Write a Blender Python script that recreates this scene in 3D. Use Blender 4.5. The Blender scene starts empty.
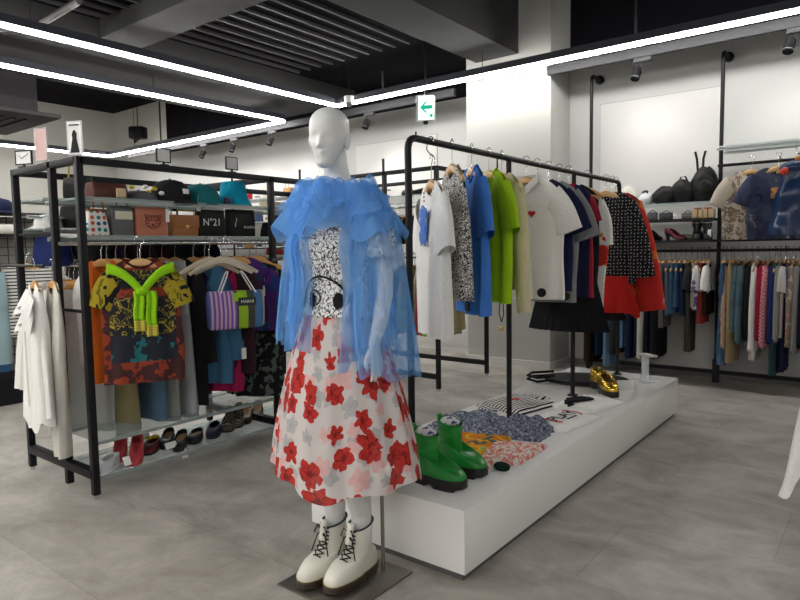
import bpy, bmesh, math, random
from mathutils import Vector, Matrix, noise
PI = math.pi
rnd = random.Random(11)
C = bpy.context.scene.collection
scene = bpy.context.scene

# ------------------------------------------------------------------ camera
CAM_LOC = Vector((0, 0, 1.3))
CR = Vector((0.78882709, 0.61441867, -0.01554073))
CU = Vector((-0.03664823, 0.0722614, 0.99671219))
CF = Vector((-0.61352158, 0.78566404, -0.07951911))
FPX = 634.36
cd = bpy.data.cameras.new('camera'); cam = bpy.data.objects.new('camera', cd); C.objects.link(cam)
cd.sensor_width = 36; cd.lens = FPX / 800 * 36; cd.clip_start = .05; cd.clip_end = 100
cam.matrix_world = Matrix(((CR.x, CU.x, -CF.x, 0), (CR.y, CU.y, -CF.y, 0), (CR.z, CU.z, -CF.z, 1.3), (0, 0, 0, 1)))
scene.camera = cam

# ------------------------------------------------------------------ light and exposure
LED_POWER = 48.0
SPOT_POWER = 8.0
w = bpy.data.worlds.new('world'); scene.world = w; w.use_nodes = True
w.node_tree.nodes['Background'].inputs[0].default_value = (.8, .85, 1, 1)
w.node_tree.nodes['Background'].inputs[1].default_value = .05
vs = scene.view_settings
vs.view_transform = 'Standard'; vs.look = 'None'; vs.gamma = 1; vs.exposure = 0.12; vs.use_curve_mapping = False
try:
    scene.cycles.transparent_max_bounces = 24
    scene.cycles.max_bounces = 8
except Exception: pass

def fix(x, y, **k):
    """the point where the sight line of a photo position meets the plane X=, Y= or Z="""
    d = CF * FPX + CR * (x - 400) - CU * (y - 300)
    a, v = list(k.items())[0]; i = 'XYZ'.index(a)
    return CAM_LOC + d * ((v - CAM_LOC[i]) / d[i])

# ------------------------------------------------------------------ materials
MATS = {}
def nm(name):
    m = bpy.data.materials.new(name); m.use_nodes = True
    return m, m.node_tree.nodes, m.node_tree.links, m.node_tree.nodes['Principled BSDF']
def plain(name, col, rough=.6, metal=0., bump=0., bscale=60., trans=0., ior=1.45, coat=0., alpha=1., var=0., spec=.5):
    if name in MATS: return MATS[name]
    m, n, l, p = nm(name)
    p.inputs['Base Color'].default_value = (*col, 1); p.inputs['Roughness'].default_value = rough
    p.inputs['Metallic'].default_value = metal; p.inputs['Transmission Weight'].default_value = trans
    p.inputs['IOR'].default_value = ior; p.inputs['Coat Weight'].default_value = coat; p.inputs['Alpha'].default_value = alpha
    p.inputs['Specular IOR Level'].default_value = spec
    tc = n.new('ShaderNodeTexCoord')
    nz = n.new('ShaderNodeTexNoise'); nz.inputs['Scale'].default_value = bscale; nz.inputs['Detail'].default_value = 3
    l.new(tc.outputs['Object'], nz.inputs['Vector'])
    if bump:
        b = n.new('ShaderNodeBump'); b.inputs['Strength'].default_value = bump; b.inputs['Distance'].default_value = .01
        l.new(nz.outputs['Fac'], b.inputs['Height']); l.new(b.outputs['Normal'], p.inputs['Normal'])
    if var:
        mx = n.new('ShaderNodeMix'); mx.data_type = 'RGBA'
        mx.inputs[6].default_value = (*[c * (1 - var) for c in col], 1); mx.inputs[7].default_value = (*[min(1, c * (1 + var)) for c in col], 1)
        l.new(nz.outputs['Fac'], mx.inputs[0]); l.new(mx.outputs[2], p.inputs['Base Color'])
    MATS[name] = m; return m
def cloth(name, col, rough=.9):
    return plain(name, col, rough, bump=.35, bscale=90, var=.10, spec=.2)
def _ramp(n, stops, interp='CONSTANT'):
    r = n.new('ShaderNodeValToRGB'); e = r.color_ramp; e.interpolation = interp
    while len(e.elements) < len(stops): e.elements.new(.5)
    for i, (p_, c_) in enumerate(stops): e.elements[i].position = p_; e.elements[i].color = (*c_, 1)
    return r
def patterned(name, kind, cols, scale=10., coord='Object', rough=.85, th=.5, rot=(0, 0, 0), dist=0., stretch=(1, 1, 1)):
    """kinds: stripes, dots, blotch, cells, checks, scribble, scales"""
    if name in MATS: return MATS[name]
    m, n, l, p = nm(name); p.inputs['Roughness'].default_value = rough; p.inputs['Specular IOR Level'].default_value = .2
    tc = n.new('ShaderNodeTexCoord'); mp = n.new('ShaderNodeMapping')
    mp.inputs['Rotation'].default_value = rot; mp.inputs['Scale'].default_value = stretch
    l.new(tc.outputs[coord], mp.inputs['Vector']); V = mp.outputs[0]
    out = p.inputs['Base Color']
    if kind == 'stripes':
        t = n.new('ShaderNodeTexWave'); t.wave_profile = 'SAW'; t.bands_direction = 'X'; t.inputs['Scale'].default_value = scale
        t.inputs['Distortion'].default_value = dist; l.new(V, t.inputs['Vector'])
        k = len(cols); r = _ramp(n, [(i / k if k > 2 else (0, th)[i], c) for i, c in enumerate(cols)]); l.new(t.outputs['Fac'], r.inputs[0]); l.new(r.outputs[0], out)
    elif kind == 'checks':
        a = n.new('ShaderNodeTexChecker'); a.inputs['Scale'].default_value = scale
        a.inputs[1].default_value = (*cols[0], 1); a.inputs[2].default_value = (*cols[1], 1); l.new(V, a.inputs[0]); l.new(a.outputs[0], out)
    elif kind == 'dots':
        t = n.new('ShaderNodeTexVoronoi'); t.inputs['Scale'].default_value = scale; t.inputs['Randomness'].default_value = dist; t.voronoi_dimensions = '2D'
        mp.inputs['Rotation'].default_value = (PI / 2, 0, 0) if coord == 'Object' else rot
        l.new(V, t.inputs['Vector'])
        r = _ramp(n, [(0, (1, 1, 1)), (th, (0, 0, 0))]); l.new(t.outputs['Distance'], r.inputs[0])
        mx = n.new('ShaderNodeMix'); mx.data_type = 'RGBA'; l.new(r.outputs[0], mx.inputs[0])
        mx.inputs[6].default_value = (*cols[0], 1)
        if len(cols) > 2:
            s = n.new('ShaderNodeSeparateColor'); l.new(t.outputs['Color'], s.inputs[0])
            k = len(cols) - 1; r2 = _ramp(n, [(i / k, c) for i, c in enumerate(cols[1:])]); l.new(s.outputs[0], r2.inputs[0]); l.new(r2.outputs[0], mx.inputs[7])
        else: mx.inputs[7].default_value = (*cols[1], 1)
        l.new(mx.outputs[2], out)
    elif kind == 'blotch':
        t = n.new('ShaderNodeTexNoise'); t.inputs['Scale'].default_value = scale; t.inputs['Detail'].default_value = 2; t.inputs['Distortion'].default_value = dist
        l.new(V, t.inputs['Vector']); k = len(cols); lo, hi = .5 - th * .32, .5 + th * .32
        r = _ramp(n, [(0 if i == 0 else lo + (hi - lo) * (i - .5) / (k - 1), c) for i, c in enumerate(cols)]); l.new(t.outputs['Fac'], r.inputs[0]); l.new(r.outputs[0], out)
    elif kind == 'cells':
        t = n.new('ShaderNodeTexVoronoi'); t.inputs['Scale'].default_value = scale; l.new(V, t.inputs['Vector'])
        s = n.new('ShaderNodeSeparateColor'); l.new(t.outputs['Color'], s.inputs[0]); k = len(cols)
        r = _ramp(n, [(i / k, c) for i, c in enumerate(cols)]); l.new(s.outputs[0], r.inputs[0]); l.new(r.outputs[0], out)
    elif kind == 'scribble':
        nz = n.new('ShaderNodeTexNoise'); nz.inputs['Scale'].default_value = scale * .6; l.new(V, nz.inputs['Vector'])
        mxv = n.new('ShaderNodeMix'); mxv.data_type = 'RGBA'; mxv.inputs[0].default_value = .06; l.new(V, mxv.inputs[6]); l.new(nz.outputs['Color'], mxv.inputs[7])
        t = n.new('ShaderNodeTexVoronoi'); t.feature = 'DISTANCE_TO_EDGE'; t.inputs['Scale'].default_value = scale; l.new(mxv.outputs[2], t.inputs['Vector'])
        r = _ramp(n, [(0, cols[1]), (th, cols[0])]); l.new(t.outputs['Distance'], r.inputs[0]); l.new(r.outputs[0], out)
    MATS[name] = m; return m
def _vm(n, op, a=None, b=None):
    x = n.new('ShaderNodeVectorMath'); x.operation = op
    return x
def _mth(n, l, op, a, b=None, c=None):
    x = n.new('ShaderNodeMath'); x.operation = op
    for i, v in enumerate((a, b, c)):
        if v is None: continue
        if isinstance(v, (int, float)): x.inputs[i].default_value = v
        else: l.new(v, x.inputs[i])
    return x.outputs[0]
def flower_mask(n, l, V, scale, R, keep, seed, petals=5):
    mp = n.new('ShaderNodeMapping'); mp.inputs['Location'].default_value = (seed, seed * .7, 0); l.new(V, mp.inputs[0])
    t = n.new('ShaderNodeTexVoronoi'); t.voronoi_dimensions = '2D'; t.inputs['Scale'].default_value = scale; t.inputs['Randomness'].default_value = .75
    l.new(mp.outputs[0], t.inputs['Vector'])
    d = _vm(n, 'SUBTRACT'); l.new(mp.outputs[0], d.inputs[0]); l.new(t.outputs['Position'], d.inputs[1])
    s = n.new('ShaderNodeSeparateXYZ'); l.new(d.outputs[0], s.inputs[0])
    ang = _mth(n, l, 'ARCTAN2', s.outputs[1], s.outputs[0])
    ln = _vm(n, 'LENGTH'); l.new(d.outputs[0], ln.inputs[0])
    sc = n.new('ShaderNodeSeparateColor'); l.new(t.outputs['Color'], sc.inputs[0])
    ph = _mth(n, l, 'MULTIPLY', sc.outputs[1], 6.)
    a2 = _mth(n, l, 'ADD', _mth(n, l, 'MULTIPLY', ang, petals / 2.), ph)
    c = _mth(n, l, 'ABSOLUTE', _mth(n, l, 'COSINE', a2))
    rr = _mth(n, l, 'MULTIPLY', _mth(n, l, 'MULTIPLY_ADD', c, .38, .62), _mth(n, l, 'MULTIPLY_ADD', sc.outputs[2], R * .5, R * .7))
    ins = _mth(n, l, 'LESS_THAN', ln.outputs['Value'], rr)
    ex = _mth(n, l, 'LESS_THAN', sc.outputs[0], keep)
    core = _mth(n, l, 'LESS_THAN', ln.outputs['Value'], _mth(n, l, 'MULTIPLY', rr, .3))
    return _mth(n, l, 'MULTIPLY', ins, ex), core, c
def floral(name, bg, layers, coord='Object', rough=.85, rot=(0, 0, 0), sheer=None):
    """layers: (colour, dark colour, scale, radius, keep, seed)"""
    if name in MATS: return MATS[name]
    m, n, l, p = nm(name); p.inputs['Roughness'].default_value = rough; p.inputs['Specular IOR Level'].default_value = .25
    tc = n.new('ShaderNodeTexCoord'); mp = n.new('ShaderNodeMapping'); mp.inputs['Rotation'].default_value = rot
    l.new(tc.outputs[coord], mp.inputs[0])
    dn = n.new('ShaderNodeTexNoise'); dn.inputs['Scale'].default_value = 28; dn.inputs['Detail'].default_value = 2; l.new(mp.outputs[0], dn.inputs['Vector'])
    sc_ = _vm(n, 'SUBTRACT'); l.new(dn.outputs['Color'], sc_.inputs[0]); sc_.inputs[1].default_value = (.5, .5, .5)
    ml = _vm(n, 'SCALE'); l.new(sc_.outputs[0], ml.inputs[0]); ml.inputs['Scale'].default_value = .035
    ad = _vm(n, 'ADD'); l.new(mp.outputs[0], ad.inputs[0]); l.new(ml.outputs[0], ad.inputs[1]); V = ad.outputs[0]
    col = None; alpha = None
    rgb = n.new('ShaderNodeRGB'); rgb.outputs[0].default_value = (*bg, 1); col = rgb.outputs[0]
    for (c1, c2, sc, R, keep, seed) in layers:
        mk, core, c = flower_mask(n, l, V, sc, R, keep, seed)
        nz = n.new('ShaderNodeTexNoise'); nz.inputs['Scale'].default_value = 45; l.new(V, nz.inputs['Vector'])
        inner = n.new('ShaderNodeMix'); inner.data_type = 'RGBA'; inner.inputs[6].default_value = (*c1, 1); inner.inputs[7].default_value = (*c2, 1)
        sh = _mth(n, l, 'MAXIMUM', core, _mth(n, l, 'LESS_THAN', c, .22)); sh2 = _mth(n, l, 'MAXIMUM', _mth(n, l, 'MULTIPLY', sh, .85), _mth(n, l, 'MULTIPLY_ADD', nz.outputs['Fac'], 2.2, -.95))
        l.new(sh2, inner.inputs[0])
        mx = n.new('ShaderNodeMix'); mx.data_type = 'RGBA'; l.new(mk, mx.inputs[0]); l.new(col, mx.inputs[6]); l.new(inner.outputs[2], mx.inputs[7]); col = mx.outputs[2]
        alpha = mk if alpha is None else _mth(n, l, 'MAXIMUM', alpha, mk)
    l.new(col, p.inputs['Base Color'])
    if sheer is not None:
        a = _mth(n, l, 'MULTIPLY_ADD', alpha, .95 - sheer, sheer); l.new(a, p.inputs['Alpha'])
    MATS[name] = m; return m
def sheer(name, col, alpha, rough=.8, var=.25, scale=14):
    if name in MATS: return MATS[name]
    m, n, l, p = nm(name); n.remove(p)
    out = n['Material Output']
    df = n.new('ShaderNodeBsdfDiffuse'); tl = n.new('ShaderNodeBsdfTranslucent'); tr = n.new('ShaderNodeBsdfTransparent')
    df.inputs[0].default_value = (*col, 1); tl.inputs[0].default_value = (*col, 1)
    m1 = n.new('ShaderNodeMixShader'); m1.inputs[0].default_value = .35; l.new(df.outputs[0], m1.inputs[1]); l.new(tl.outputs[0], m1.inputs[2])
    m2 = n.new('ShaderNodeMixShader'); l.new(tr.outputs[0], m2.inputs[1]); l.new(m1.outputs[0], m2.inputs[2])
    tc = n.new('ShaderNodeTexCoord'); mp = n.new('ShaderNodeMapping'); mp.inputs['Scale'].default_value = (1, 1, .25); nz = n.new('ShaderNodeTexNoise'); nz.inputs['Scale'].default_value = scale
    l.new(tc.outputs['Object'], mp.inputs[0]); l.new(mp.outputs[0], nz.inputs['Vector'])
    l.new(_mth(n, l, 'MULTIPLY_ADD', nz.outputs['Fac'], var * 2, alpha - var), m2.inputs[0])
    l.new(m2.outputs[0], out.inputs[0]); MATS[name] = m; return m
def emit(name, col, s):
    if name in MATS: return MATS[name]
    m, n, l, p = nm(name); p.inputs['Base Color'].default_value = (*col, 1)
    p.inputs['Emission Color'].default_value = (*col, 1); p.inputs['Emission Strength'].default_value = s
    MATS[name] = m; return m

# ------------------------------------------------------------------ mesh building
class MB:
    def __init__(s, M=None): s.v = []; s.f = []; s.uv = {}; s.M = M or Matrix()
    def add(s, verts, faces, uvs=None):
        b = len(s.v); s.v += [s.M @ Vector(v) for v in verts]
        for i, f in enumerate(faces):
            if uvs: s.uv[len(s.f)] = uvs[i]
            s.f.append([b + k for k in f])
        return s
    def box(s, c, d, rot=None, bev=0.):
        x, y, z = d[0] / 2, d[1] / 2, d[2] / 2
        if bev:
            b = min(bev, x * .9, y * .9, z * .9)
            pts = []
            bm = bmesh.new(); bmesh.ops.create_cube(bm, size=1)
            for v in bm.verts: v.co = Vector((v.co.x * d[0], v.co.y * d[1], v.co.z * d[2]))
            bmesh.ops.bevel(bm, geom=list(bm.edges), offset=b, segments=2, affect='EDGES', profile=.5)
            bm.verts.ensure_lookup_table(); vv = [v.co.copy() for v in bm.verts]; ff = [[v.index for v in f.verts] for f in bm.faces]; bm.free()
        else:
            vv = [Vector(q) for q in ((-x, -y, -z), (x, -y, -z), (x, y, -z), (-x, y, -z), (-x, -y, z), (x, -y, z), (x, y, z), (-x, y, z))]
            ff = [(0, 3, 2, 1), (4, 5, 6, 7), (0, 1, 5, 4), (1, 2, 6, 5), (2, 3, 7, 6), (3, 0, 4, 7)]
        if rot is not None: vv = [rot @ q for q in vv]
        return s.add([q + Vector(c) for q in vv], ff)
    def loft(s, rings, closed=True, cap0=False, cap1=False, uv=None):
        n = len(rings[0]); V = [p for r in rings for p in r]; F = []; U = []
        k = n if closed else n - 1
        for i in range(len(rings) - 1):
            for j in range(k):
                j2 = (j + 1) % n
                F.append((i * n + j, i * n + j2, (i + 1) * n + j2, (i + 1) * n + j))
                if uv:
                    a, b = j / k * uv[0], (j + 1) / k * uv[0]; c, d = i / (len(rings) - 1) * uv[1], (i + 1) / (len(rings) - 1) * uv[1]
                    U.append(((a, c), (b, c), (b, d), (a, d)))
        if cap0: F.append(tuple(range(n))[::-1]); U.append([(0, 0)] * n)
        if cap1: F.append(tuple(range((len(rings) - 1) * n, len(rings) * n))); U.append([(0, 0)] * n)
        return s.add(V, F, U if uv else None)
    def tube(s, pts, r, n=8, cap=True, flat=1.):
        pts = [Vector(p) for p in pts]; rings = []; up = None
        rs = r if isinstance(r, (list, tuple)) else [r] * len(pts)
        for i, p in enumerate(pts):
            t = (pts[min(i + 1, len(pts) - 1)] - pts[max(i - 1, 0)]).normalized()
            if up is None:
                up = Vector((0, 0, 1)) if abs(t.z) < .9 else Vector((1, 0, 0))
            a = t.cross(up).normalized(); b = a.cross(t).normalized(); up = b
            rings.append([p + a * math.cos(q * 2 * PI / n) * rs[i] + b * math.sin(q * 2 * PI / n) * rs[i] * flat for q in range(n)])
        return s.loft(rings, True, cap, cap)
    def cyl(s, a, b, r, n=12): return s.tube([a, b], r, n)
    def ball(s, c, r, n=12, m=8):
        rx, ry, rz = r if isinstance(r, (tuple, list)) else (r, r, r); c = Vector(c)
        rings = []
        for i in range(m + 1):
            t = -PI / 2 + PI * i / m; q = max(math.cos(t), .001)
            rings.append([c + Vector((rx * q * math.cos(2 * PI * j / n), ry * q * math.sin(2 * PI * j / n), rz * math.sin(t))) for j in range(n)])
        return s.loft(rings, True, True, True)
    def grid(s, fn, nu, nv, uv=None):
        V = [fn(i / nu, j / nv) for j in range(nv + 1) for i in range(nu + 1)]; F = []; U = []
        for j in range(nv):
            for i in range(nu):
                F.append((j * (nu + 1) + i, j * (nu + 1) + i + 1, (j + 1) * (nu + 1) + i + 1, (j + 1) * (nu + 1) + i))
                if uv: U.append(((i / nu * uv[0], j / nv * uv[1]), ((i + 1) / nu * uv[0], j / nv * uv[1]), ((i + 1) / nu * uv[0], (j + 1) / nv * uv[1]), (i / nu * uv[0], (j + 1) / nv * uv[1])))
        return s.add(V, F, U if uv else None)
    def build(s, name, mat, parent=None, loc=None, rotz=0., smooth=True, solid=0., subsurf=0, sharp=None):
        me = bpy.data.meshes.new(name); me.from_pydata([tuple(v) for v in s.v], [], s.f); me.validate(clean_customdata=False)
        if s.uv:
            ul = me.uv_layers.new(name='UVMap')
            for fi, poly in enumerate(me.polygons):
                if fi in s.uv:
                    for k, li in enumerate(poly.loop_indices):
                        if k < len(s.uv[fi]): ul.data[li].uv = s.uv[fi][k]
        bm = bmesh.new(); bm.from_mesh(me)
        if not s.uv and not solid: bmesh.ops.recalc_face_normals(bm, faces=bm.faces)
        bm.to_mesh(me); bm.free()
        for m in (mat if isinstance(mat, list) else [mat]): me.materials.append(m)
        if smooth:
            for p_ in me.polygons: p_.use_smooth = True
            try: me.set_sharp_from_angle(angle=math.radians(sharp or 40))
            except Exception: pass
        o = bpy.data.objects.new(name, me); C.objects.link(o)
        if parent: o.parent = parent
        if loc is not None: o.location = loc
        o.rotation_euler.z = rotz
        if solid:
            md = o.modifiers.new('thickness', 'SOLIDIFY'); md.thickness = solid; md.offset = 0
        if subsurf:
            md = o.modifiers.new('sub', 'SUBSURF'); md.levels = subsurf; md.render_levels = subsurf
        return o

SMALL = {'of', 'the', 'a', 'an', 'and', 'on', 'in', 'at', 'by', 'to', 'with', 'behind', 'beside', 'under', 'above', 'over', 'near', 'between', 'right', 'from', 'its', 'next'}
def fit(label, n=16):
    ws = label.split()
    if len(ws) > n:
        ws = ws[:n]
        while ws[-1].strip(',') in SMALL: ws.pop()
    return ' '.join(ws).rstrip(',')
def attach(o, root):
    """make a finished piece a part of its fixture"""
    o.parent = root; o.location = o.location - root.location
    for k in ('label', 'category', 'group'):
        if k in o: del o[k]
    return o
def tag(o, label=None, cat=None, group=None, kind=None):
    if label: o['label'] = fit(label)
    if cat: o['category'] = cat
    if group: o['group'] = group
    if kind: o['kind'] = kind
    return o
def thing(name, label, cat, loc=(0, 0, 0), rotz=0., group=None):
    o = bpy.data.objects.new(name, None); C.objects.link(o); o.empty_display_size = .05
    o.location = loc; o.rotation_euler.z = rotz
    return tag(o, label, cat, group)
def struct(name, mb, mat, smooth=False):
    o = mb.build(name, mat, smooth=smooth); o['kind'] = 'structure'; return o
def dup(root, loc, rotz=0., label=None, group=None, cat=None):
    r = root.copy(); C.objects.link(r); r.location = loc; r.rotation_euler.z = rotz
    if label: r['label'] = fit(label)
    if group: r['group'] = group
    for ch in list(root.children):
        c = ch.copy(); C.objects.link(c); c.parent = r
        for g in list(ch.children):
            d = g.copy(); C.objects.link(d); d.parent = c
    return r
def text_mesh(name, body, size, mat, parent, loc, rot, extrude=.0005, align='CENTER', shear=0.):
    cu = bpy.data.curves.new(name, 'FONT'); cu.body = body; cu.size = size; cu.extrude = extrude; cu.align_x = align; cu.align_y = 'CENTER'; cu.resolution_u = 3; cu.shear = shear
    t = bpy.data.objects.new('lettering', cu); C.objects.link(t); bpy.context.view_layer.update()
    me = bpy.data.meshes.new_from_object(t); bpy.data.objects.remove(t)
    me.materials.clear(); me.materials.append(mat)
    o = bpy.data.objects.new(name, me); C.objects.link(o); o.parent = parent; o.location = loc; o.rotation_euler = rot
    return o
# ------------------------------------------------------------------ shared materials
BLACK = plain('black_metal', (.008, .008, .010), .5, .0, spec=.3)
GRAYM = plain('grey_track', (.028, .028, .031), .7)
CHROME = plain('chrome', (.65, .66, .66), .22, .9)
GLASS = plain('shelf_glass', (.55, .68, .66), .08, trans=.0, alpha=.42)
ACRYL = plain('clear_acrylic', (.85, .88, .88), .08, alpha=.35)
WOOD = plain('hanger_wood', (.62, .38, .17), .45, bscale=25, var=.15)
WOODO = plain('hanger_wood_orange', (.60, .30, .09), .45, bscale=25, var=.15)
IVORY = cloth('padded_ivory', (.55, .48, .38))
WHITEP = plain('gloss_white', (.88, .87, .85), .10, spec=.5)
CARD = plain('white_card', (.82, .82, .80), .6)
BLK = cloth('black_cloth', (.012, .012, .015))
BLK2 = cloth('charcoal_cloth', (.03, .03, .035))
WHT = cloth('white_cloth', (.86, .85, .82))
OFFW = cloth('offwhite_cloth', (.66, .64, .58))

# ------------------------------------------------------------------ room shell
def floor_mat():
    m, n, l, p = nm('concrete_tile'); tc = n.new('ShaderNodeTexCoord')
    mp = n.new('ShaderNodeMapping'); mp.inputs['Rotation'].default_value = (0, 0, 0); mp.inputs['Location'].default_value = (.35, .1, 0); l.new(tc.outputs['Object'], mp.inputs[0])
    br = n.new('ShaderNodeTexBrick'); br.offset = .5
    br.inputs['Color1'].default_value = (.345, .328, .298, 1); br.inputs['Color2'].default_value = (.405, .386, .354, 1); br.inputs['Mortar'].default_value = (.28, .26, .23, 1)
    br.inputs['Scale'].default_value = 1; br.inputs['Brick Width'].default_value = 1.2; br.inputs['Row Height'].default_value = .6; br.inputs['Mortar Size'].default_value = .0018
    l.new(mp.outputs[0], br.inputs['Vector'])
    n1 = n.new('ShaderNodeTexNoise'); n1.inputs['Scale'].default_value = 2.4; n1.inputs['Detail'].default_value = 9; n1.inputs['Roughness'].default_value = .70; n1.inputs['Distortion'].default_value = .6
    mp2 = n.new('ShaderNodeMapping'); mp2.inputs['Scale'].default_value = (1., 1.35, 1); l.new(tc.outputs['Object'], mp2.inputs[0]); l.new(mp2.outputs[0], n1.inputs['Vector'])
    r = _ramp(n, [(.3, (.60, .57, .54)), (.7, (1.32, 1.31, 1.28))], 'LINEAR'); l.new(n1.outputs['Fac'], r.inputs[0])
    mx = n.new('ShaderNodeMix'); mx.data_type = 'RGBA'; mx.blend_type = 'MULTIPLY'; mx.inputs[0].default_value = 1
    l.new(br.outputs[0], mx.inputs[6]); l.new(r.outputs[0], mx.inputs[7]); l.new(mx.outputs[2], p.inputs['Base Color'])
    p.inputs['Roughness'].default_value = .42; p.inputs['Specular IOR Level'].default_value = .45
    return m
FLOOR = floor_mat()
WALL = plain('white_wall', (.53, .525, .512), .7, bump=.03, bscale=40)
WALLC = plain('column_white', (.45, .446, .42), .6)
DARKC = plain('dark_ceiling', (.005, .0042, .006), .9, spec=.1)
CONC = plain('grey_beam', (.045, .045, .043), .85, bscale=3, var=.25)
PANEL = plain('door_panel_white', (.62, .61, .59), .55)
struct('floor', MB().box((-4.5, 1, -.05), (17, 13, .1)), FLOOR)
struct('wall_back', MB().box((-.43, 6.80, 1.6), (6.9, .1, 3.2)), WALL)
struct('wall_back_left', MB().box((-8.44, 7.02, 1.6), (9.12, .1, 3.2)), WALL)
struct('wall_back_upper', MB().box((-.43, 6.80, 3.7), (6.9, .1, 1.0)), DARKC)
struct('wall_back_left_upper', MB().box((-7.44, 7.02, 3.7), (7.12, .1, 1.0)), DARKC)
struct('wall_back_left_end', MB().box((-11.95, 7.02, 3.7), (1.9, .1, 1.0)), plain('cream_wall', (.45, .44, .40), .7))
struct('wall_left', MB().box((-12.95, 1, 2.1), (.1, 12, 4.2)), plain('cream_wall', (.45, .44, .40), .7))
struct('wall_right', MB().box((3.05, 1, 2.1), (.1, 12, 4.2)), WALL)
struct('wall_front', MB().box((-4.5, -4.45, 2.1), (17, .1, 4.2)), WALL)
struct('wall_column', MB().box((-3.38, 6.54, 2.1), (1.02, .56, 4.2)), WALLC)
struct('baseboard_column', MB().box((-3.38, 6.535, .035), (1.05, .6, .07)), plain('baseboard_white', (.62, .61, .58), .5))
struct('baseboard_back', MB().box((-.43, 6.74, .03), (6.9, .02, .06)), plain('baseboard_dark', (.22, .21, .2), .5))
# flush panels let into the wall, each a thin raised leaf with a dark joint round it
dl = plain('joint_dark', (.25, .24, .23), .8)
def flush_panel(name, x0, x1, z0, z1, y):
    struct(name + '_joint', MB().box(((x0 + x1) / 2, y - .001, (z0 + z1) / 2), (x1 - x0, .004, z1 - z0)), dl)
    struct(name, MB().box(((x0 + x1) / 2, y - .006, (z0 + z1) / 2), (x1 - x0 - .012, .012, z1 - z0 - .012)), PANEL)
flush_panel('door_1', -2.53, -1.36, .07, 2.80, 6.75)
flush_panel('door_2', -6.2, -4.78, .62, 2.80, 6.97)
# corrugated deck ceiling between dark beams
struct('ceiling', MB().box((-4.5, 1, 4.25), (17, 12, .1)), DARKC)
struct('ceiling_deck', MB().box((-5.98, 1.2, 3.56), (4.46, 11.3, .08)), DARKC)
m = MB()
x = -5.9
while x < -3.75:
    m.box((x, .85, 3.505), (.028, 9.5, .03)); x += .19
RIB = plain('ceiling_rib', (.06, .056, .064), .6)
struct('trim_1', m, RIB)
m = MB(); x = -3.0
while x < 3: m.box((x, 1.6, 4.17), (.035, 9.0, .07)); x += .21
struct('trim_2', m, DARKC)
struct('ceiling_beam', MB().box((-3.50, 1.35, 3.78), (.52, 9.82, .85)), CONC)
struct('ceiling_beam_cross', MB().box((-4.9, 3.38, 3.56), (2.3, .42, .42)), CONC)
struct('ceiling_beam_left', MB().box((-7.0, 1.3, 3.56), (1.9, 11, .42)), plain('grey_soffit', (.025, .0245, .024), .85, bscale=3, var=.2))

# air conditioning duct and boxes on the left
t = thing('ceiling_air_conditioner', 'dark boxy ceiling air unit with wide flange at the far left', 'air conditioner', (-8.45, 2.74, 2.86))
MB().box((0, 0, .36), (1.2, 1.2, .60), bev=.01).build('casing', plain('dark_duct', (.012, .010, .012), .7), t)
MB().box((0, 0, .03), (1.55, 1.55, .05), bev=.01).build('flange', plain('dark_flange', (.02, .018, .018), .7), t)
m = MB(); [m.box((0, -.5 + i * .125, -.002), (1.0, .03, .02)) for i in range(9)]
m.build('louvre', BLACK, t)
t = thing('ceiling_duct', 'thin dark pipe run slung beneath the ceiling at upper left', 'duct', (-6.2, 2.6, 3.35))
MB().tube([(-.6, -.3, 0), (.1, .05, 0), (.9, .02, .0)], .03, 10).build('pipe', plain('duct_grey', (.12, .11, .11), .5), t)
MB().box((.1, .05, .08), (.04, .04, .16)).build('bracket', BLACK, t)

# ------------------------------------------------------------------ LED lines
LEDM = emit('led_white', (1.0, .985, .95), LED_POWER)
HOUS = plain('led_housing', (.03, .035, .05), .5)
def led(a, b, label, rods=(), group='suspended LED light lines'):
    a, b = Vector(a), Vector(b); d = (b - a); L = d.length; ang = math.atan2(d.y, d.x)
    t = thing('led_line_light', label, 'light', (a + b) / 2, ang, group)
    MB().box((0, 0, .055), (L, .07, .07)).build('housing', HOUS, t)
    MB().box((0, 0, .006), (L, .048, .028)).build('diffuser', LEDM, t)
    for r in rods:
        MB().cyl((r, 0, .09), (r, 0, 1.1), .004, 6).build('suspension_rod', BLACK, t)
ZL = 3.1
led((-5.6, 5.95, ZL), (3.0, 5.95, ZL), 'long bright LED line along the back wall, running to the right edge', (-2.2, 1.2))
led((-5.6, -4.2, ZL), (-5.6, 5.92, ZL), 'upper of the two long LED lines coming in from the left edge', (1.5, -1.5))
led((-6.78, -4.2, ZL), (-6.78, 6.10, ZL), 'lower of the two long LED lines coming in from the left edge', (1.5, 3.2))
led((-11.6, 6.14, ZL), (-6.80, 6.14, ZL), 'LED line crossing above the wooden-hanger display rack towards far left', (-1.5, .2, 1.6))
led((-11.6, -4.2, ZL), (-11.6, 6.10, ZL), 'farthest LED line low at the left edge beyond the air unit', (2.5,))
led((-4.1, -3.57, ZL), (-4.1, 1.0, ZL), 'LED line overhead above the left rack aisle, out of the frame')  # unseen lamp added to brighten the floor at left
led((1.2, -3.57, ZL), (1.2, 1.2, ZL), 'LED line overhead at the right side of the shop, out of the frame')  # added out of view to lift the clothes at right and on the plinth rail
led((-5.55, -3.6, ZL), (1.17, -3.6, ZL), 'LED line overhead behind the photographer, out of the frame')  # unseen line added behind the camera for frontal light
led((-2.6, -3.57, ZL), (-2.6, .9, ZL), 'LED line overhead in the middle of the shop, out of the frame')  # added fill lamp, lights the mannequin from the front

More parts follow.
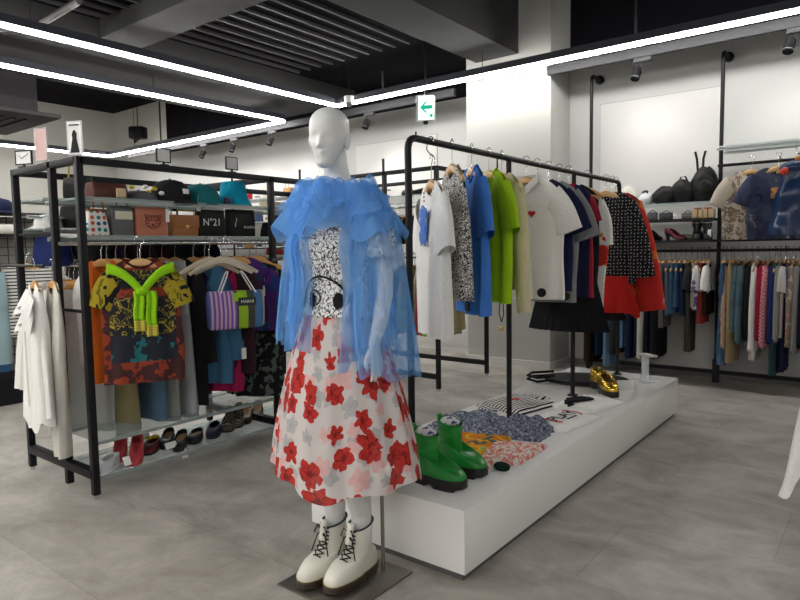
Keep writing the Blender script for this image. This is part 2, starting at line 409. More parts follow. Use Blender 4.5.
# tracks and spotlights
def track(x0, x1, y, z, label):
    t = thing('lighting_track', label, 'light track', ((x0 + x1) / 2, y, z))
    MB().box((0, 0, .01), (x1 - x0, .05, .09), bev=.005).build('rail', GRAYM, t)
    for xx in (-.35, .35): MB().box((xx * (x1 - x0), 0, .035 + .58), (.02, .02, 1.16)).build('bracket', GRAYM, t)
TR_R = fix(548, 73, Y=6.2); TZ = fix(620, 58, Y=6.2).z
track(TR_R.x, 3.0, 6.2, TZ, 'grey lighting track on the right, running past the pillar to the right edge')
TL = fix(455, 92, Y=6.3); track(-11.2, TL.x, 6.3, TZ, 'grey lighting track left of the pillar behind the mannequin head')
def spot(px, py, y, label, power=SPOT_POWER):
    p = fix(px, py, Y=y)
    t = thing('track_spotlight', label, 'spotlight', (p.x, y, TZ - .035), 0, 'black track spotlights')
    dz = p.z - (TZ - .035)
    MB().box((.06, 0, -.02), (.16, .04, .04), bev=.004).build('track_adapter', GRAYM, t)
    MB().tube([(0, 0, -.03), (.05, 0, dz + .07), (.055, 0, dz)], .006, 6).build('yoke', BLACK, t)
    tilt = Matrix.Translation((0, 0, dz)) @ Matrix.Rotation(math.radians(-22), 4, 'X') @ Matrix.Rotation(math.radians(8), 4, 'Y')
    h = MB(tilt); h.tube([(0, 0, .07), (0, 0, .068), (0, 0, -.045), (0, 0, -.05)], [.03, .042, .042, .038], 16)
    hd = h.build('lamp_head', plain('matt_black', (.006, .006, .007), .75, spec=.15), t)
    r = MB(tilt); r.tube([(0, 0, -.03), (0, 0, -.036)], .0435, 16, False); r.build('trim_ring', plain('ring_grey', (.10, .10, .10), .5), hd)
    if power:
        ld = bpy.data.lights.new('spot_beam', 'SPOT'); ld.energy = power; ld.spot_size = math.radians(115); ld.spot_blend = 1.; ld.shadow_soft_size = .04; ld.color = (1, .97, .93)
        lo = bpy.data.objects.new('spot_beam', ld); C.objects.link(lo); lo.parent = t; lo.location = (0, .05, dz - .09); lo.rotation_euler = (math.radians(28), 0, 0)
    return t
spot(166, 158, 6.3, 'black spotlight farthest left on the left lighting track', 0)
spot(202, 155, 6.3, 'second black spotlight from the left on the left lighting track', 25)
spot(232, 149, 6.3, 'third black spotlight from the left on the left lighting track', 25)
spot(270, 142, 6.3, 'black spotlight on the left lighting track, nearest left of the mannequin head', 25)
spot(366, 125, 6.3, 'black spotlight just right of the mannequin head', 25)
spot(636, 75, 6.2, 'black spotlight on the right track above the flush wall panel')
spot(789, 47, 6.2, 'black spotlight at the upper right edge on the right track')
for xx in (.6, 1.6):   # the track goes on to the right of the frame
    t = dup([o for o in C.objects if o.get('label', '').startswith('black spotlight at the upper right')][0], (xx, 6.2, TZ - .035), 0, 'black spotlight farther along the right track, out of the frame, at %s' % ('the corner' if xx > 1 else 'the last wall bay'))
# hanging speaker
p = fix(138, 133, Y=6.35)
t = thing('hanging_speaker', 'small black speaker hung on a thin rod at upper left', 'speaker', p)
MB().box((0, 0, 0), (.28, .2, .22), rot=Matrix.Rotation(.5, 3, 'Z'), bev=.03).build('cabinet', BLACK, t)
MB().cyl((0, 0, .11), (0, 0, .8), .008, 6).build('rod', BLACK, t)
MB().tube([(-.09, -.02, -.10), (-.02, -.06, -.17), (.09, -.02, -.10)], .02, 6).build('bracket', BLACK, t)
# camera dome
p = fix(349, 103, Y=5.75)
t = thing('security_camera', 'small white dome camera below the corner of the LED lines', 'camera', p)
MB().tube([(0, 0, .08), (0, 0, .075), (0, 0, .03), (0, 0, 0)], [.05, .062, .055, .05], 20).build('housing', plain('cam_white', (.7, .7, .7), .4), t)
MB().ball((0, 0, 0), (.045, .045, .05), 16, 10).build('dome', plain('dome_grey', (.12, .12, .13), .15), t)
MB().cyl((0, 0, .08), (0, 0, 4.2 - p.z), .008, 6).build('rod', BLACK, t)
# exit sign
p = fix(425, 108, Y=5.7)
t = thing('exit_sign', 'lit white exit sign with a green arrow pointing left', 'exit sign', p, math.radians(25))
MB().box((0, .03, 0), (.20, .075, .27), bev=.006).build('casing', plain('sign_case', (.55, .56, .56), .4), t)
MB().box((.012, -.009, .0), (.165, .004, .255)).build('face', emit('sign_face', (.85, .95, .93), .9), t)
gr = emit('sign_green', (.0, .45, .28), .55)
m = MB(); ar = [(-.065, 0), (-.005, .06), (.022, .06), (-.02, .02), (.07, .02), (.07, -.02), (-.02, -.02), (.022, -.06), (-.005, -.06)]
m.add([(a + .012, -.014, b + .005) for a, b in ar], [(0, 1, 2, 3), (0, 3, 6), (3, 4, 5, 6), (0, 6, 7, 8)]); m.build('arrow', gr, t, smooth=False, solid=.002)
m = MB(); m.box((.07, -.014, -.085), (.030, .003, .035)); m.box((.035, -.014, -.085), (.01, .003, .03)); m.build('symbol', gr, t)
MB().box((0, .03, -.15), (.05, .04, .04), bev=.01).build('test_switch', BLACK, t)
MB().cyl((0, .03, .13), (0, .03, 4.2 - p.z), .01, 8).build('rod', BLACK, t)

# ------------------------------------------------------------------ white plinth
t = thing('display_plinth', 'long low glossy white display plinth under the front clothes rail', 'plinth', (-1.6975, 3.54, 0))
MB().box((0, 0, .015), (.81, 3.02, .03)).build('base', plain('plinth_base', (.10, .10, .10), .6), t)
MB().box((0, 0, .16), (.845, 3.05, .26), bev=.003).build('body', WHITEP, t, sharp=30)
PZ = .29

# ------------------------------------------------------------------ plinth clothes rail
RX, RZ = -1.70, 1.79
t = thing('clothes_rail', 'tall black pipe clothes rail standing on the white plinth', 'clothes rail', (RX, 3.6, PZ))
H = RZ - PZ
def bend(p0, p1, p2, r=.06, k=6):
    p0, p1, p2 = Vector(p0), Vector(p1), Vector(p2); a = p1 + (p0 - p1).normalized() * r; b = p1 + (p2 - p1).normalized() * r
    return [p0] + [a.lerp(p1, s).lerp(p1.lerp(b, s), s) for s in [i / k for i in range(k + 1)]] + [p2]
y0, y1 = 2.25 - 3.6, 4.95 - 3.6
MB().tube(bend((0, y0, 0), (0, y0, H), (0, 0, H)) + [(0, y1 - .06, H)] + bend((0, 0, H), (0, y1, H), (0, y1, 0))[1:], .016, 12).build('frame', BLACK, t)
for yy in (3.17 - 3.6, 4.07 - 3.6): MB().cyl((0, yy, 0), (0, yy, H), .015, 12).build('post', BLACK, t)
for yy in (y0, 3.17 - 3.6, 4.07 - 3.6, y1): MB().cyl((0, yy, 0), (0, yy, .008), .035, 16).build('foot_flange', BLACK, t)
MB().cyl((0, y0 + .06, H), (0, y0 + .06, H + .03), .004, 6).build('pin', BLACK, t)

# ------------------------------------------------------------------ black frame display racks
def box_rack(name, label, X0, X1, Ys, H, mids, shelves, extra_low, rails, glassmat=GLASS, top_cross=True):
    """posts of square tube in two rows; shelves = (z, ymod0, ymod1)"""
    t = thing(name, label, 'display rack', (X1, Ys[0], 0))
    s = .036
    def bar(a, b, nm_='crossbar', th=s):
        a = Vector(a) - Vector((X1, Ys[0], 0)); b = Vector(b) - Vector((X1, Ys[0], 0)); c = (a + b) / 2; d = b - a
        MB().box(c, (max(abs(d.x), th), max(abs(d.y), th), max(abs(d.z), th)), bev=.002).build(nm_, BLACK, t)
    for Y in Ys:
        for X in (X0, X1): bar((X, Y, .02), (X, Y, H), 'post')
        if Y == Ys[0] or True:
            for X in mids if Y == Ys[0] else (): bar((X, Y, .02), (X, Y, H), 'post')
        bar((X0, Y, H - .018), (X1, Y, H - .018)); bar((X0, Y, .13), (X1, Y, .13), 'crossbar', .045)
    for X in (X0, X1): bar((X, Ys[0], H - .018), (X, Ys[-1], H - .018), 'top_rail')
    for Y in Ys:
        for X in (X0, X1): MB().cyl((X - X1, Y - Ys[0], 0), (X - X1, Y - Ys[0], .02), .014, 8).build('foot', CHROME, t)
    for z, xa, xb, ya, yb in shelves:
        g = MB(); g.box(((xa + xb) / 2 - X1, (ya + yb) / 2 - Ys[0], z), (xb - xa, yb - ya - .05, .010)); g.build('glass_shelf', glassmat, t)
        for xx in (xa + .02, xb - .012): MB().box((xx - X1, (ya + yb) / 2 - Ys[0], z - .012), (.012, yb - ya - .04, .014)).build('shelf_support', plain('shelf_edge', (.33, .36, .35), .35, .3), t)
    for (a, b) in rails:
        a = Vector(a) - Vector((X1, Ys[0], 0)); b = Vector(b) - Vector((X1, Ys[0], 0))
        MB().cyl(a, b, .011, 10).build('hanging_bar', CHROME, t)
    for a, b in extra_low: bar(a, b, 'crossbar', .016)
    return t
# near rack
F0, F1, F2 = 1.59, 2.86, 3.75
XA, XB = -4.10, -3.32
RACK1 = box_rack('display_rack', 'black square-tube display rack at left with glass shelves of bags and hats', XA, XB, [F0, F1, F2], 1.80, [-3.62],
         [(1.595, -3.78, XB, F0, F1), (1.395, -3.78, XB, F0, F1), (.30, -3.78, XB, F0, F1), (.105, -3.78, XB, F0, F1),
          (1.595, -3.78, XB, F1, F2), (1.395, -3.78, XB, F1, F2), (.30, -3.78, XB, F1, F2), (.105, -3.78, XB, F1, F2),
          (1.45, XA, -3.80, F0, F1), (1.62, XA, -3.80, F0, F1)],
         [((XA, F0, 1.0), (XB, F0, 1.0)), ((XA, F0, 1.42), (-3.62, F0, 1.42))],
         [((-3.33, F0, 1.36), (-3.33, F1, 1.36)), ((-3.60, F0, 1.36), (-3.60, F1, 1.36)), ((-3.60, F1, 1.36), (-3.60, F2, 1.36)), ((-4.09, F0 + .13, 1.24), (-3.64, F0 + .13, 1.24))])
# rack behind the mannequin
GX0, GX1, GY0, GY1 = -4.82, -3.26, 4.73, 5.6
RACK2 = box_rack('display_rack', 'black square-tube display rack behind the mannequin, taller than the left one', GX0, GX1, [GY0, GY1], 2.04, [-3.86],
         [(1.62, GX0, GX1, GY0, GY1), (1.80, GX0, GX1, GY0, GY1), (1.26, GX0, GX1, GY0, GY1)], [],
         [((GX0, GY0 + .25, 1.22), (GX1, GY0 + .25, 1.22))])

# ------------------------------------------------------------------ wall fixture on the right
WY = 6.5
POSTS = [-2.53, -1.30, -.02, 1.3]
def wall_fixture():
    t = thing('wall_shelving', 'black pipe wall shelving with glass shelves on the back wall at right', 'wall shelving', (-1.3, WY, 0))
    ox = -1.3
    for X in POSTS:
        MB().tube(bend((X - ox, 0, 0), (X - ox, 0, 3.05), (X - ox, .25, 3.05)), .018, 12).build('post', BLACK, t)
        MB().cyl((X - ox, .21, 3.05), (X - ox, .25, 3.05), .045, 16).build('wall_flange', BLACK, t)
        MB().box((X - ox, 0, .04), (.055, .055, .36), bev=.004).build('foot', BLACK, t)
    for i in range(len(POSTS) - 1):
        a, b = POSTS[i] - ox, POSTS[i + 1] - ox
        MB().cyl((a, -.12, 1.245), (b, -.12, 1.245), .014, 10).build('hanging_bar', BLACK, t)
        for X in (a, b): MB().cyl((X, 0, 1.245), (X, -.12, 1.245), .012, 8).build('bar_arm', BLACK, t)
        MB().box(((a + b) / 2, -.02, 1.335), (b - a - .04, .34, .022)).build('shelf_board', BLACK, t)
        MB().box(((a + b) / 2, 0, .10), (b - a, .03, .035)).build('crossbar', BLACK, t)
        if i == 0:
            MB().box(((a + b) / 2, -.02, 1.535), (b - a - .04, .34, .02)).build('shelf_board', BLACK, t)
            MB().box(((a + b) / 2, -.02, 1.69), (b - a - .04, .34, .012)).build('glass_shelf', GLASS, t)
            MB().box(((a + b) / 2, -.18, 1.672), (b - a, .014, .022)).build('shelf_support', plain('shelf_edge', (.33, .36, .35), .35, .3), t)
        else:
            MB().box(((a + b) / 2, -.02, 2.17), (b - a - .04, .34, .012)).build('glass_shelf', GLASS, t)
            for yy in (-.17, .12): MB().box(((a + b) / 2, yy, 2.15), (b - a, .014, .022)).build('shelf_support', plain('shelf_edge', (.33, .36, .35), .35, .3), t)
            MB().cyl((a, -.12, 2.01), (b, -.12, 2.01), .014, 10).build('hanging_bar', BLACK, t)
    return t
WALLR = wall_fixture()

# ------------------------------------------------------------------ left background fixtures
def wall_fixture_left():
    t = thing('wall_shelving', 'black pipe wall shelving on the back wall, seen through the left rack', 'wall shelving', (-7, 6.6, 0))
    for X in (-10.2, -8.6, -7.0, -5.4):
        MB().cyl((X + 7, 0, 0), (X + 7, 0, 2.5), .018, 10).build('post', BLACK, t)
    for a, b in ((-10.2, -8.6), (-8.6, -7.0), (-7.0, -5.4)):
        for z in (1.35, 1.75, 2.1):
            MB().box(((a + b) / 2 + 7, 0, z), (b - a - .04, .36, .02)).build('shelf_board', BLACK if z < 1.4 else plain('shelf_edge', (.33, .36, .35), .35, .3), t)
        MB().cyl((a + 7, -.1, 1.22), (b + 7, -.1, 1.22), .014, 8).build('hanging_bar', BLACK, t)
wall_fixture_left()
# grid wall panel at the far left
GWX = -6.3
gy0, gy1 = 1.0, 2.75
t = thing('grid_wall_rack', 'wire grid display panel with dark plinth at the far left edge', 'grid rack', (GWX, (gy0 + gy1) / 2, 0))
GRID = t
m = MB()
y = gy0
while y <= gy1: m.box((0, y - (gy0 + gy1) / 2, .94), (.006, .006, 1.42)); y += .075
z = .25
while z < 1.66: m.box((0, 0, z), (.006, gy1 - gy0, .006)); z += .075
m.build('wire_grid', BLACK, t, smooth=False)
MB().box((.0, 0, .12), (.5, gy1 - gy0, .24)).build('base', BLACK, t)
MB().box((-.14, 0, .94), (.04, gy1 - gy0, 1.42)).build('back_board', plain('back_board', (.36, .35, .32), .7), t)
for z in (1.67, 1.48): MB().box((.0, 0, z), (.25, gy1 - gy0, .02)).build('shelf_board', plain('shelf_dark', (.04, .04, .045), .5), t)
# low cabinet left of the pillar
t = thing('low_cabinet', 'low white cabinet against the wall left of the white pillar', 'cabinet', (-5.1, 6.80, 0))
MB().box((0, 0, .34), (2.3, .2, .54), bev=.004).build('body', PANEL, t)
MB().box((0, 0, .04), (2.26, .17, .08)).build('plinth', plain('baseboard_white', (.62, .61, .58), .5), t)
MB().box((0, -.005, .62), (2.34, .23, .02)).build('top', PANEL, t)
# ------------------------------------------------------------------ hangers
def make_hanger(mat, label, W=.21):
    t = thing('clothes_hanger', label, 'hanger')
    pts = [(W * s, 0, -.113 - .42 * W * abs(s) ** 1.35 - .006) for s in [i / 8 - 1 for i in range(17)]]
    MB().tube(pts, [.008 + .010 * (1 - abs(i / 8 - 1)) for i in range(17)], 8, True, 1.3).build('shoulder_bar', mat, t)
    hk = [(0, 0, -.095), (0, 0, -.045)] + [(.024 * math.sin(a), 0, -.006 - .024 * math.cos(a) + .0) for a in [-.1 + i * .42 for i in range(11)]]
    hk = [(0, 0, -.095), (0, 0, -.05), (.004, 0, -.045)] + [(.022 * math.cos(a), 0, -.004 + .022 * math.sin(a)) for a in [-1.2 + i * .42 for i in range(11)]]
    MB().tube(hk, .0022, 6).build('hook', CHROME, t)
    return t
HPROTO = {}
def hanger(X, Y, Z, rz, label, group, mat=None, W=.21):
    mat = mat or WOOD; k = (mat.name, W)
    if k not in HPROTO:
        o = make_hanger(mat, label, W); o.location = (X, Y, Z); o.rotation_euler.z = rz; o['group'] = group; HPROTO[k] = o; return o
    label = label.replace('wooden hanger holding', 'hanger with'); return dup(HPROTO[k], (X, Y, Z), rz, label, group)

# ------------------------------------------------------------------ garments
def hsh(i, s): return random.Random(i * 7919 + s).random()
def top_shape(mb, L=.66, W=.225, chest=.24, hem=.24, neck=.085, nd=.07, slope=.50, th=.035, fold=.012, seed=0, n=56, rows=16, hemwave=.0, open_front=False, uv=None):
    """body of a shirt hanging in the local xz plane, front towards -y, z=0 at the neck"""
    ph = hsh(seed, 1) * 6; f1 = 9 + 6 * hsh(seed, 2)
    rings = []
    for i in range(rows + 1):
        v = i / rows; r = []
        for j in range(n):
            a = 2 * PI * j / n; cx = math.cos(a); sy = math.sin(a)
            X0 = W * math.copysign(abs(cx) ** .75, cx)
            ax = abs(X0)
            if ax < neck:
                q = 1 - (ax / neck) ** 2; zt = -(nd if sy < 0 else .015) * q
            else: zt = -slope * (ax - neck) - .035 * max(0, (ax - neck) / (W - neck)) ** 3
            z = zt * (1 - v) + v * (-L + hemwave * math.sin(cx * 9 + ph))
            if v < .25: ww = W + (chest - W) * (v / .25)
            else: ww = chest + (hem - chest) * ((v - .25) / .75)
            X = ww * X0 / W
            t = th * (.25 + .75 * min(1, v * 3.0)) * (abs(sy) ** .6)
            fo = fold * v * (math.sin(X * f1 * 3 + ph + v * 1.2) + .5 * math.sin(X * f1 * 6.1 + ph * 2))
            r.append(Vector((X + .004 * math.sin(v * 9 + ph), math.copysign(t, sy) + fo, z)))
        rings.append(r)
    return mb.loft(rings, True, uv=uv)
def sleeve_shape(mb, side, W=.225, neck=.085, slope=.50, L=.20, r0=.075, r1=.07, out=.40, th=.5, seed=0, n=20, rows=8, fwd=0.):
    sx = side; z0 = -slope * (W - neck) - .005
    rings = []
    for i in range(rows + 1):
        v = i / rows; rr = r0 + (r1 - r0) * v
        c = Vector((sx * (W - .048 + out * L * v + .02 * math.sin(PI * min(1, v * 2) / 2)), fwd * v, z0 - r0 * .80 - L * v * math.sqrt(max(.1, 1 - out * out))))
        # section spanned by a mostly horizontal outward axis and y
        q_ = min(1, v * 1.6); pe = Vector((sx * math.sqrt(1 - out * out), 0, out)); e = Vector((sx * .45, 0, .90)).lerp(pe, q_).normalized()
        r = []
        for j in range(n):
            a = 2 * PI * j / n
            wob = 1 + .10 * v * math.sin(3 * a + seed)
            r.append(c + e * (rr * math.cos(a) * wob) + Vector((0, 1, 0)) * (rr * th * math.sin(a) * wob))
        rings.append(r)
    return mb.loft(rings, True)
def shirt(X, Y, Z, rz, label, cat, mat, group=None, sleeve='short', smat=None, hang='wood', collar=None, hlabel=None, hgroup='hangers', drop=.105, parent_parts=True, name=None, **kw):
    """a shirt hanging from a hanger; returns the garment's root. Z is the height of the bar's top."""
    nme = name or {'t-shirt': 't_shirt', 'shirt': 'shirt', 'sweater': 'sweater'}.get(cat, cat.replace(' ', '_'))
    sk = {k: kw.pop(k) for k in list(kw) if k.startswith('s_')}; sk = {k[2:]: v for k, v in sk.items()}
    base = dict(W=kw.get('W', .225), neck=kw.get('neck', .085), slope=kw.get('slope', .50))
    smat = smat or mat
    if sleeve == 'short': sp = dict(L=.17, r0=.085, r1=.080, out=.28, th=.42)
    elif sleeve == 'long': sp = dict(L=.52, r0=.075, r1=.05, out=.14, th=.5)
    elif sleeve == 'puff': sp = dict(L=.36, r0=.08, r1=.12, out=.2, th=.7)
    else: sp = None
    if sp: sp.update(base); sp.update(sk); sp['seed'] = kw.get('seed', 0)
    if parent_parts:
        t = thing(nme, label, cat, (X, Y, Z - drop), rz, group)
        m = MB(); top_shape(m, **kw); m.build('body', mat, t)
        if sp:
            for s in (-1, 1): m = MB(); sleeve_shape(m, s, **sp); m.build('sleeve', smat, t)
        if collar:
            cm, kind = collar; nk = base['neck']; nd = kw.get('nd', .07)
            if kind == 'rib':
                pts = []
                for i in range(33):
                    a = 2 * PI * i / 32; x_ = nk * math.cos(a); q = 1 - min(1, (x_ / nk) ** 2); sy = math.sin(a)
                    pts.append((x_, math.copysign(.013 * abs(sy) ** .6, sy) , -(nd if sy < 0 else .015) * q + .003))
                MB().tube(pts, .007, 6, False).build('collar', cm, t)
            else:
                m = MB()
                for s in (-1, 1):
                    m.grid(lambda u, v, s=s: Vector((s * (.004 + .092 * u) * (1 - .1 * v), -.022 - .016 * v - .01 * math.sin(u * PI), -.075 * (1 - u) ** 1.3 - .055 * v + .012 * (1 - v) + .006)), 8, 4)
                m.grid(lambda u, v: Vector((nk * math.cos(PI * u), .016 * math.sin(PI * u), .014 - .03 * v)), 10, 2)
                m.build('collar', cm, t, solid=.003)
                MB().box((0, -.036, -.13), (.028, .004, .12), bev=.001).build('placket', cm, t)
        root = t
    else:
        m = MB(); top_shape(m, **kw)
        if sp:
            for s in (-1, 1): sleeve_shape(m, s, **sp)
        root = tag(m.build(nme, mat, None, (X, Y, Z - drop), rz), label, cat, group)
    if hang:
        hm = {'wood': WOOD, 'orange': WOODO, 'ivory': IVORY}[hang]
        hanger(X, Y, Z, rz, (hlabel or ('wooden hanger holding the ' + label)).replace('wooden hanger holding', 'hanger with').replace('orange wooden hanger of', 'hanger with'), hgroup, hm, round(base['W'] - .025, 2))
    return root
def panel_shape(mb, w0=.22, w1=.18, L=1.0, th=.02, fold=.01, seed=0, n=28, rows=10, top=0., pleats=0, curve=0., hemcut=0.):
    ph = hsh(seed, 5) * 6; rings = []
    for i in range(rows + 1):
        v = i / rows; w = w0 + (w1 - w0) * v; r = []
        for j in range(n):
            a = 2 * PI * j / n; cx, sy = math.cos(a), math.sin(a)
            X = w * math.copysign(abs(cx) ** .6, cx); t = th * (.5 + .5 * min(1, v * 3)) * abs(sy) ** .5
            fo = fold * v * math.sin(cx * 7 + ph)
            if pleats: fo += .008 * v * math.sin(cx * pleats)
            r.append(Vector((X + curve * v * v, math.copysign(t, sy) + fo, top - L * v - hemcut * v * math.sin(cx * 5 + ph))))
        rings.append(r)
    return mb.loft(rings, True, True, True)
def trousers_shape(mb, w=.20, L=1.0, leg=.10, th=.03, seed=0):
    ph = hsh(seed, 3)
    panel_shape(mb, w, w * 1.08, .28, th, .004, seed)
    for s in (-1, 1):
        rings = []
        for i in range(11):
            v = i / 10; r = []
            for j in range(16):
                a = 2 * PI * j / 16
                r.append(Vector((s * (w * .53 + .01 * v) + (w * .53 + (leg - w * .53) * v) * math.cos(a), th * (1 + .5 * v) * math.sin(a) + .006 * math.sin(v * 8 + ph + a), -.24 - (L - .24) * v)))
            rings.append(r)
        mb.loft(rings, True, True, True)
def skirt_shape(mb, w0, w1, L, d0, d1, pleats=24, amp=.012, seed=0, n=96, rows=14, top=0., arc=None):
    rings = []
    for i in range(rows + 1):
        v = i / rows; r = []
        for j in range(n):
            a = 2 * PI * j / n; A = 1 + (amp / max(w0, .01)) * v * 2 * math.sin(a * pleats + seed) + .015 * v * math.sin(a * 3 + seed)
            r.append(Vector(((w0 + (w1 - w0) * v) * math.cos(a) * A, (d0 + (d1 - d0) * v) * math.sin(a) * A, top - L * v)))
        rings.append(r)
    return mb.loft(rings, True)

# ------------------------------------------------------------------ footwear
def shoe_rings(L, W, st, toe_h, oc, ol, ow, rim, pitch=0., nseg=40):
    """rings of an upper: toe towards -y"""
    def lift(y): 
        u = (y + L / 2) / L; u = max(0, min(1, (u - .25) / .6)); return pitch * u * u * (3 - 2 * u)
    def outl(a, s=1.):
        c, q = math.cos(a), math.sin(a)         # q=-1 toe, q=+1 heel
        wid = W / 2 * (1. - .16 * q - .10 * (1 - abs(q)) * (q > 0)) * (1 + .0)
        return Vector((wid * math.copysign(abs(c) ** .72, c) * s, L / 2 * q * s, 0))
    rings = []
    A = [2 * PI * j / nseg for j in range(nseg)]
    def rim_pt(a):
        return Vector((ow / 2 * math.cos(a), oc + ol / 2 * math.sin(a), (rim if math.sin(a) > 0 else rim + (toe_h - rim) * min(1, -math.sin(a) * 1.0))))
    for wgt, zz, bul in ((0, 0, 1.0), (0, .3, 1.03), (.08, .62, 1.0), (.25, .86, 1.), (.5, .98, 1.), (.75, 1.0, 1.), (1, 1, 1)):
        r = []
        for a in A:
            o = outl(a) * bul; p = rim_pt(a); q = o.lerp(p, wgt)
            zt = p.z; z = st + (zt - st) * zz
            r.append(Vector((q.x, q.y, z + lift(q.y))))
        rings.append(r)
    return rings, outl, lift, rim_pt
def shoe(name, label, loc, rotz, upper, sole, insole=None, L=.25, W=.085, st=.012, toe_h=.045, oc=.045, ol=.14, ow=.055, rim=.05, pitch=0., heel=0., shaft=None, group=None, chunky=False, rot=None, cat='shoe', extra=None, lining=None):
    t = thing(name, label, cat, loc, rotz, group)
    rings, outl, lift, rim_pt = shoe_rings(L, W, st, toe_h, oc, ol, ow, rim, pitch)
    m = MB(); m.loft(rings, True); up = None
    if shaft:
        last = rings[-1]; sr = [last]
        for (z, dy, lx, ly) in shaft:
            sr.append([Vector((lx * math.cos(2 * PI * j / 40), oc + dy + ly * math.sin(2 * PI * j / 40), z + (.012 * math.sin(2 * PI * j / 40) if z == shaft[-1][0] else 0) + lift(oc))) for j in range(40)])
        m.loft(sr, True)
    up = m.build('upper', upper, t, subsurf=0, sharp=60)
    m = MB(); k = 1.035 if chunky else 1.02; A = [2 * PI * j / 48 for j in range(48)]
    def sr_(s, z, f=lambda a: 0): return [outl(a, s) + Vector((0, 0, z + lift(outl(a).y) + f(a))) for a in A]
    lo = [q for q in sr_(k * .97, 0)]
    if chunky:
        base = [Vector((v.x, v.y, (0 if (v.y > L * .12 or v.y < L * -.02) else st * .45) + (.012 if v.y < -L * .42 else 0))) for v in sr_(k * .98, 0)]
        m.loft([base, sr_(k * 1.02, st * .35), sr_(k * 1.02, st * .7), sr_(k, st * 1.15)], True, True, True)
        m.build('sole', sole, t, sharp=50)
    else:
        m.loft([sr_(k * .98, 0), sr_(k, st * .5), sr_(k, st * 1.1)], True, True, True); m.build('sole', sole, t, sharp=50)
    if heel or pitch:
        hh = pitch + (heel or 0)
        hr = lambda s, z: [Vector((W * .36 * s * math.cos(a), L * .36 + L * .115 * s * math.sin(a), z)) for a in [2 * PI * j / 20 for j in range(20)]]
        MB().loft([hr(.55 if pitch > .04 else .95, 0), hr(.6 if pitch > .04 else .95, hh * .5), hr(1, hh + .004)], True, True, True).build('heel', sole, t)
        if heel and not pitch:
            for o in t.children:
                if o.name.split('.')[0] in ('upper', 'sole'): o.location.z += heel
    if insole:
        m = MB(); zz = st + .006 + (heel if not pitch else 0)
        m.loft([[outl(a, .92) + Vector((0, 0, zz + lift(outl(a).y))) for a in A], [outl(a, .02) + Vector((0, 0, zz + lift(0))) for a in A]], True)
        m.build('insole', insole, t)
    if rot: t.rotation_euler = rot
    return t
# ------------------------------------------------------------------ the mannequin
MX, MY = -1.69, 1.79
t = thing('floor_plate', 'square polished metal floor plate under the mannequin boots', 'floor plate', (-1.672, 1.765, 0))
STEEL = plain('plate_steel', (.26, .245, .22), .28, .8)
MB().box((0, 0, .004), (.37, .39, .008), bev=.002).build('plate', STEEL, t)
MB().cyl((.085, .13, .008), (.085, .13, .45), .008, 12).build('support_rod', STEEL, t)
def v3(*a): return Vector(a)
def ring(c, rx, ry, n=32, tilt=0., sq=1.):
    out = []
    for j in range(n):
        a = 2 * PI * j / n; x = rx * math.copysign(abs(math.cos(a)) ** sq, math.cos(a)); y = ry * math.copysign(abs(math.sin(a)) ** sq, math.sin(a))
        out.append(Vector((c[0] + x, c[1] + y, c[2] + tilt * y)))
    return out
def interp(tab, z):
    if z <= tab[0][0]: return tab[0][1:]
    for a, b in zip(tab, tab[1:]):
        if z <= b[0]:
            u = (z - a[0]) / (b[0] - a[0]); u = u * u * (3 - 2 * u) * .5 + u * .5
            return [p + (q - p) * u for p, q in zip(a[1:], b[1:])]
    return tab[-1][1:]
HEADT = [  # height above chin, half width, front y, back y
    (.000, .012, -.070, -.040), (.005, .024, -.080, -.030), (.014, .031, -.086, -.020), (.030, .037, -.086, -.002), (.050, .045, -.086, .022), (.070, .053, -.086, .055),
    (.095, .064, -.087, .082), (.125, .069, -.089, .104), (.150, .071, -.088, .112), (.175, .070, -.080, .108), (.195, .063, -.066, .093), (.210, .050, -.047, .066), (.220, .036, -.028, .046), (.226, .018, -.008, .026), (.228, .003, .006, .012)]
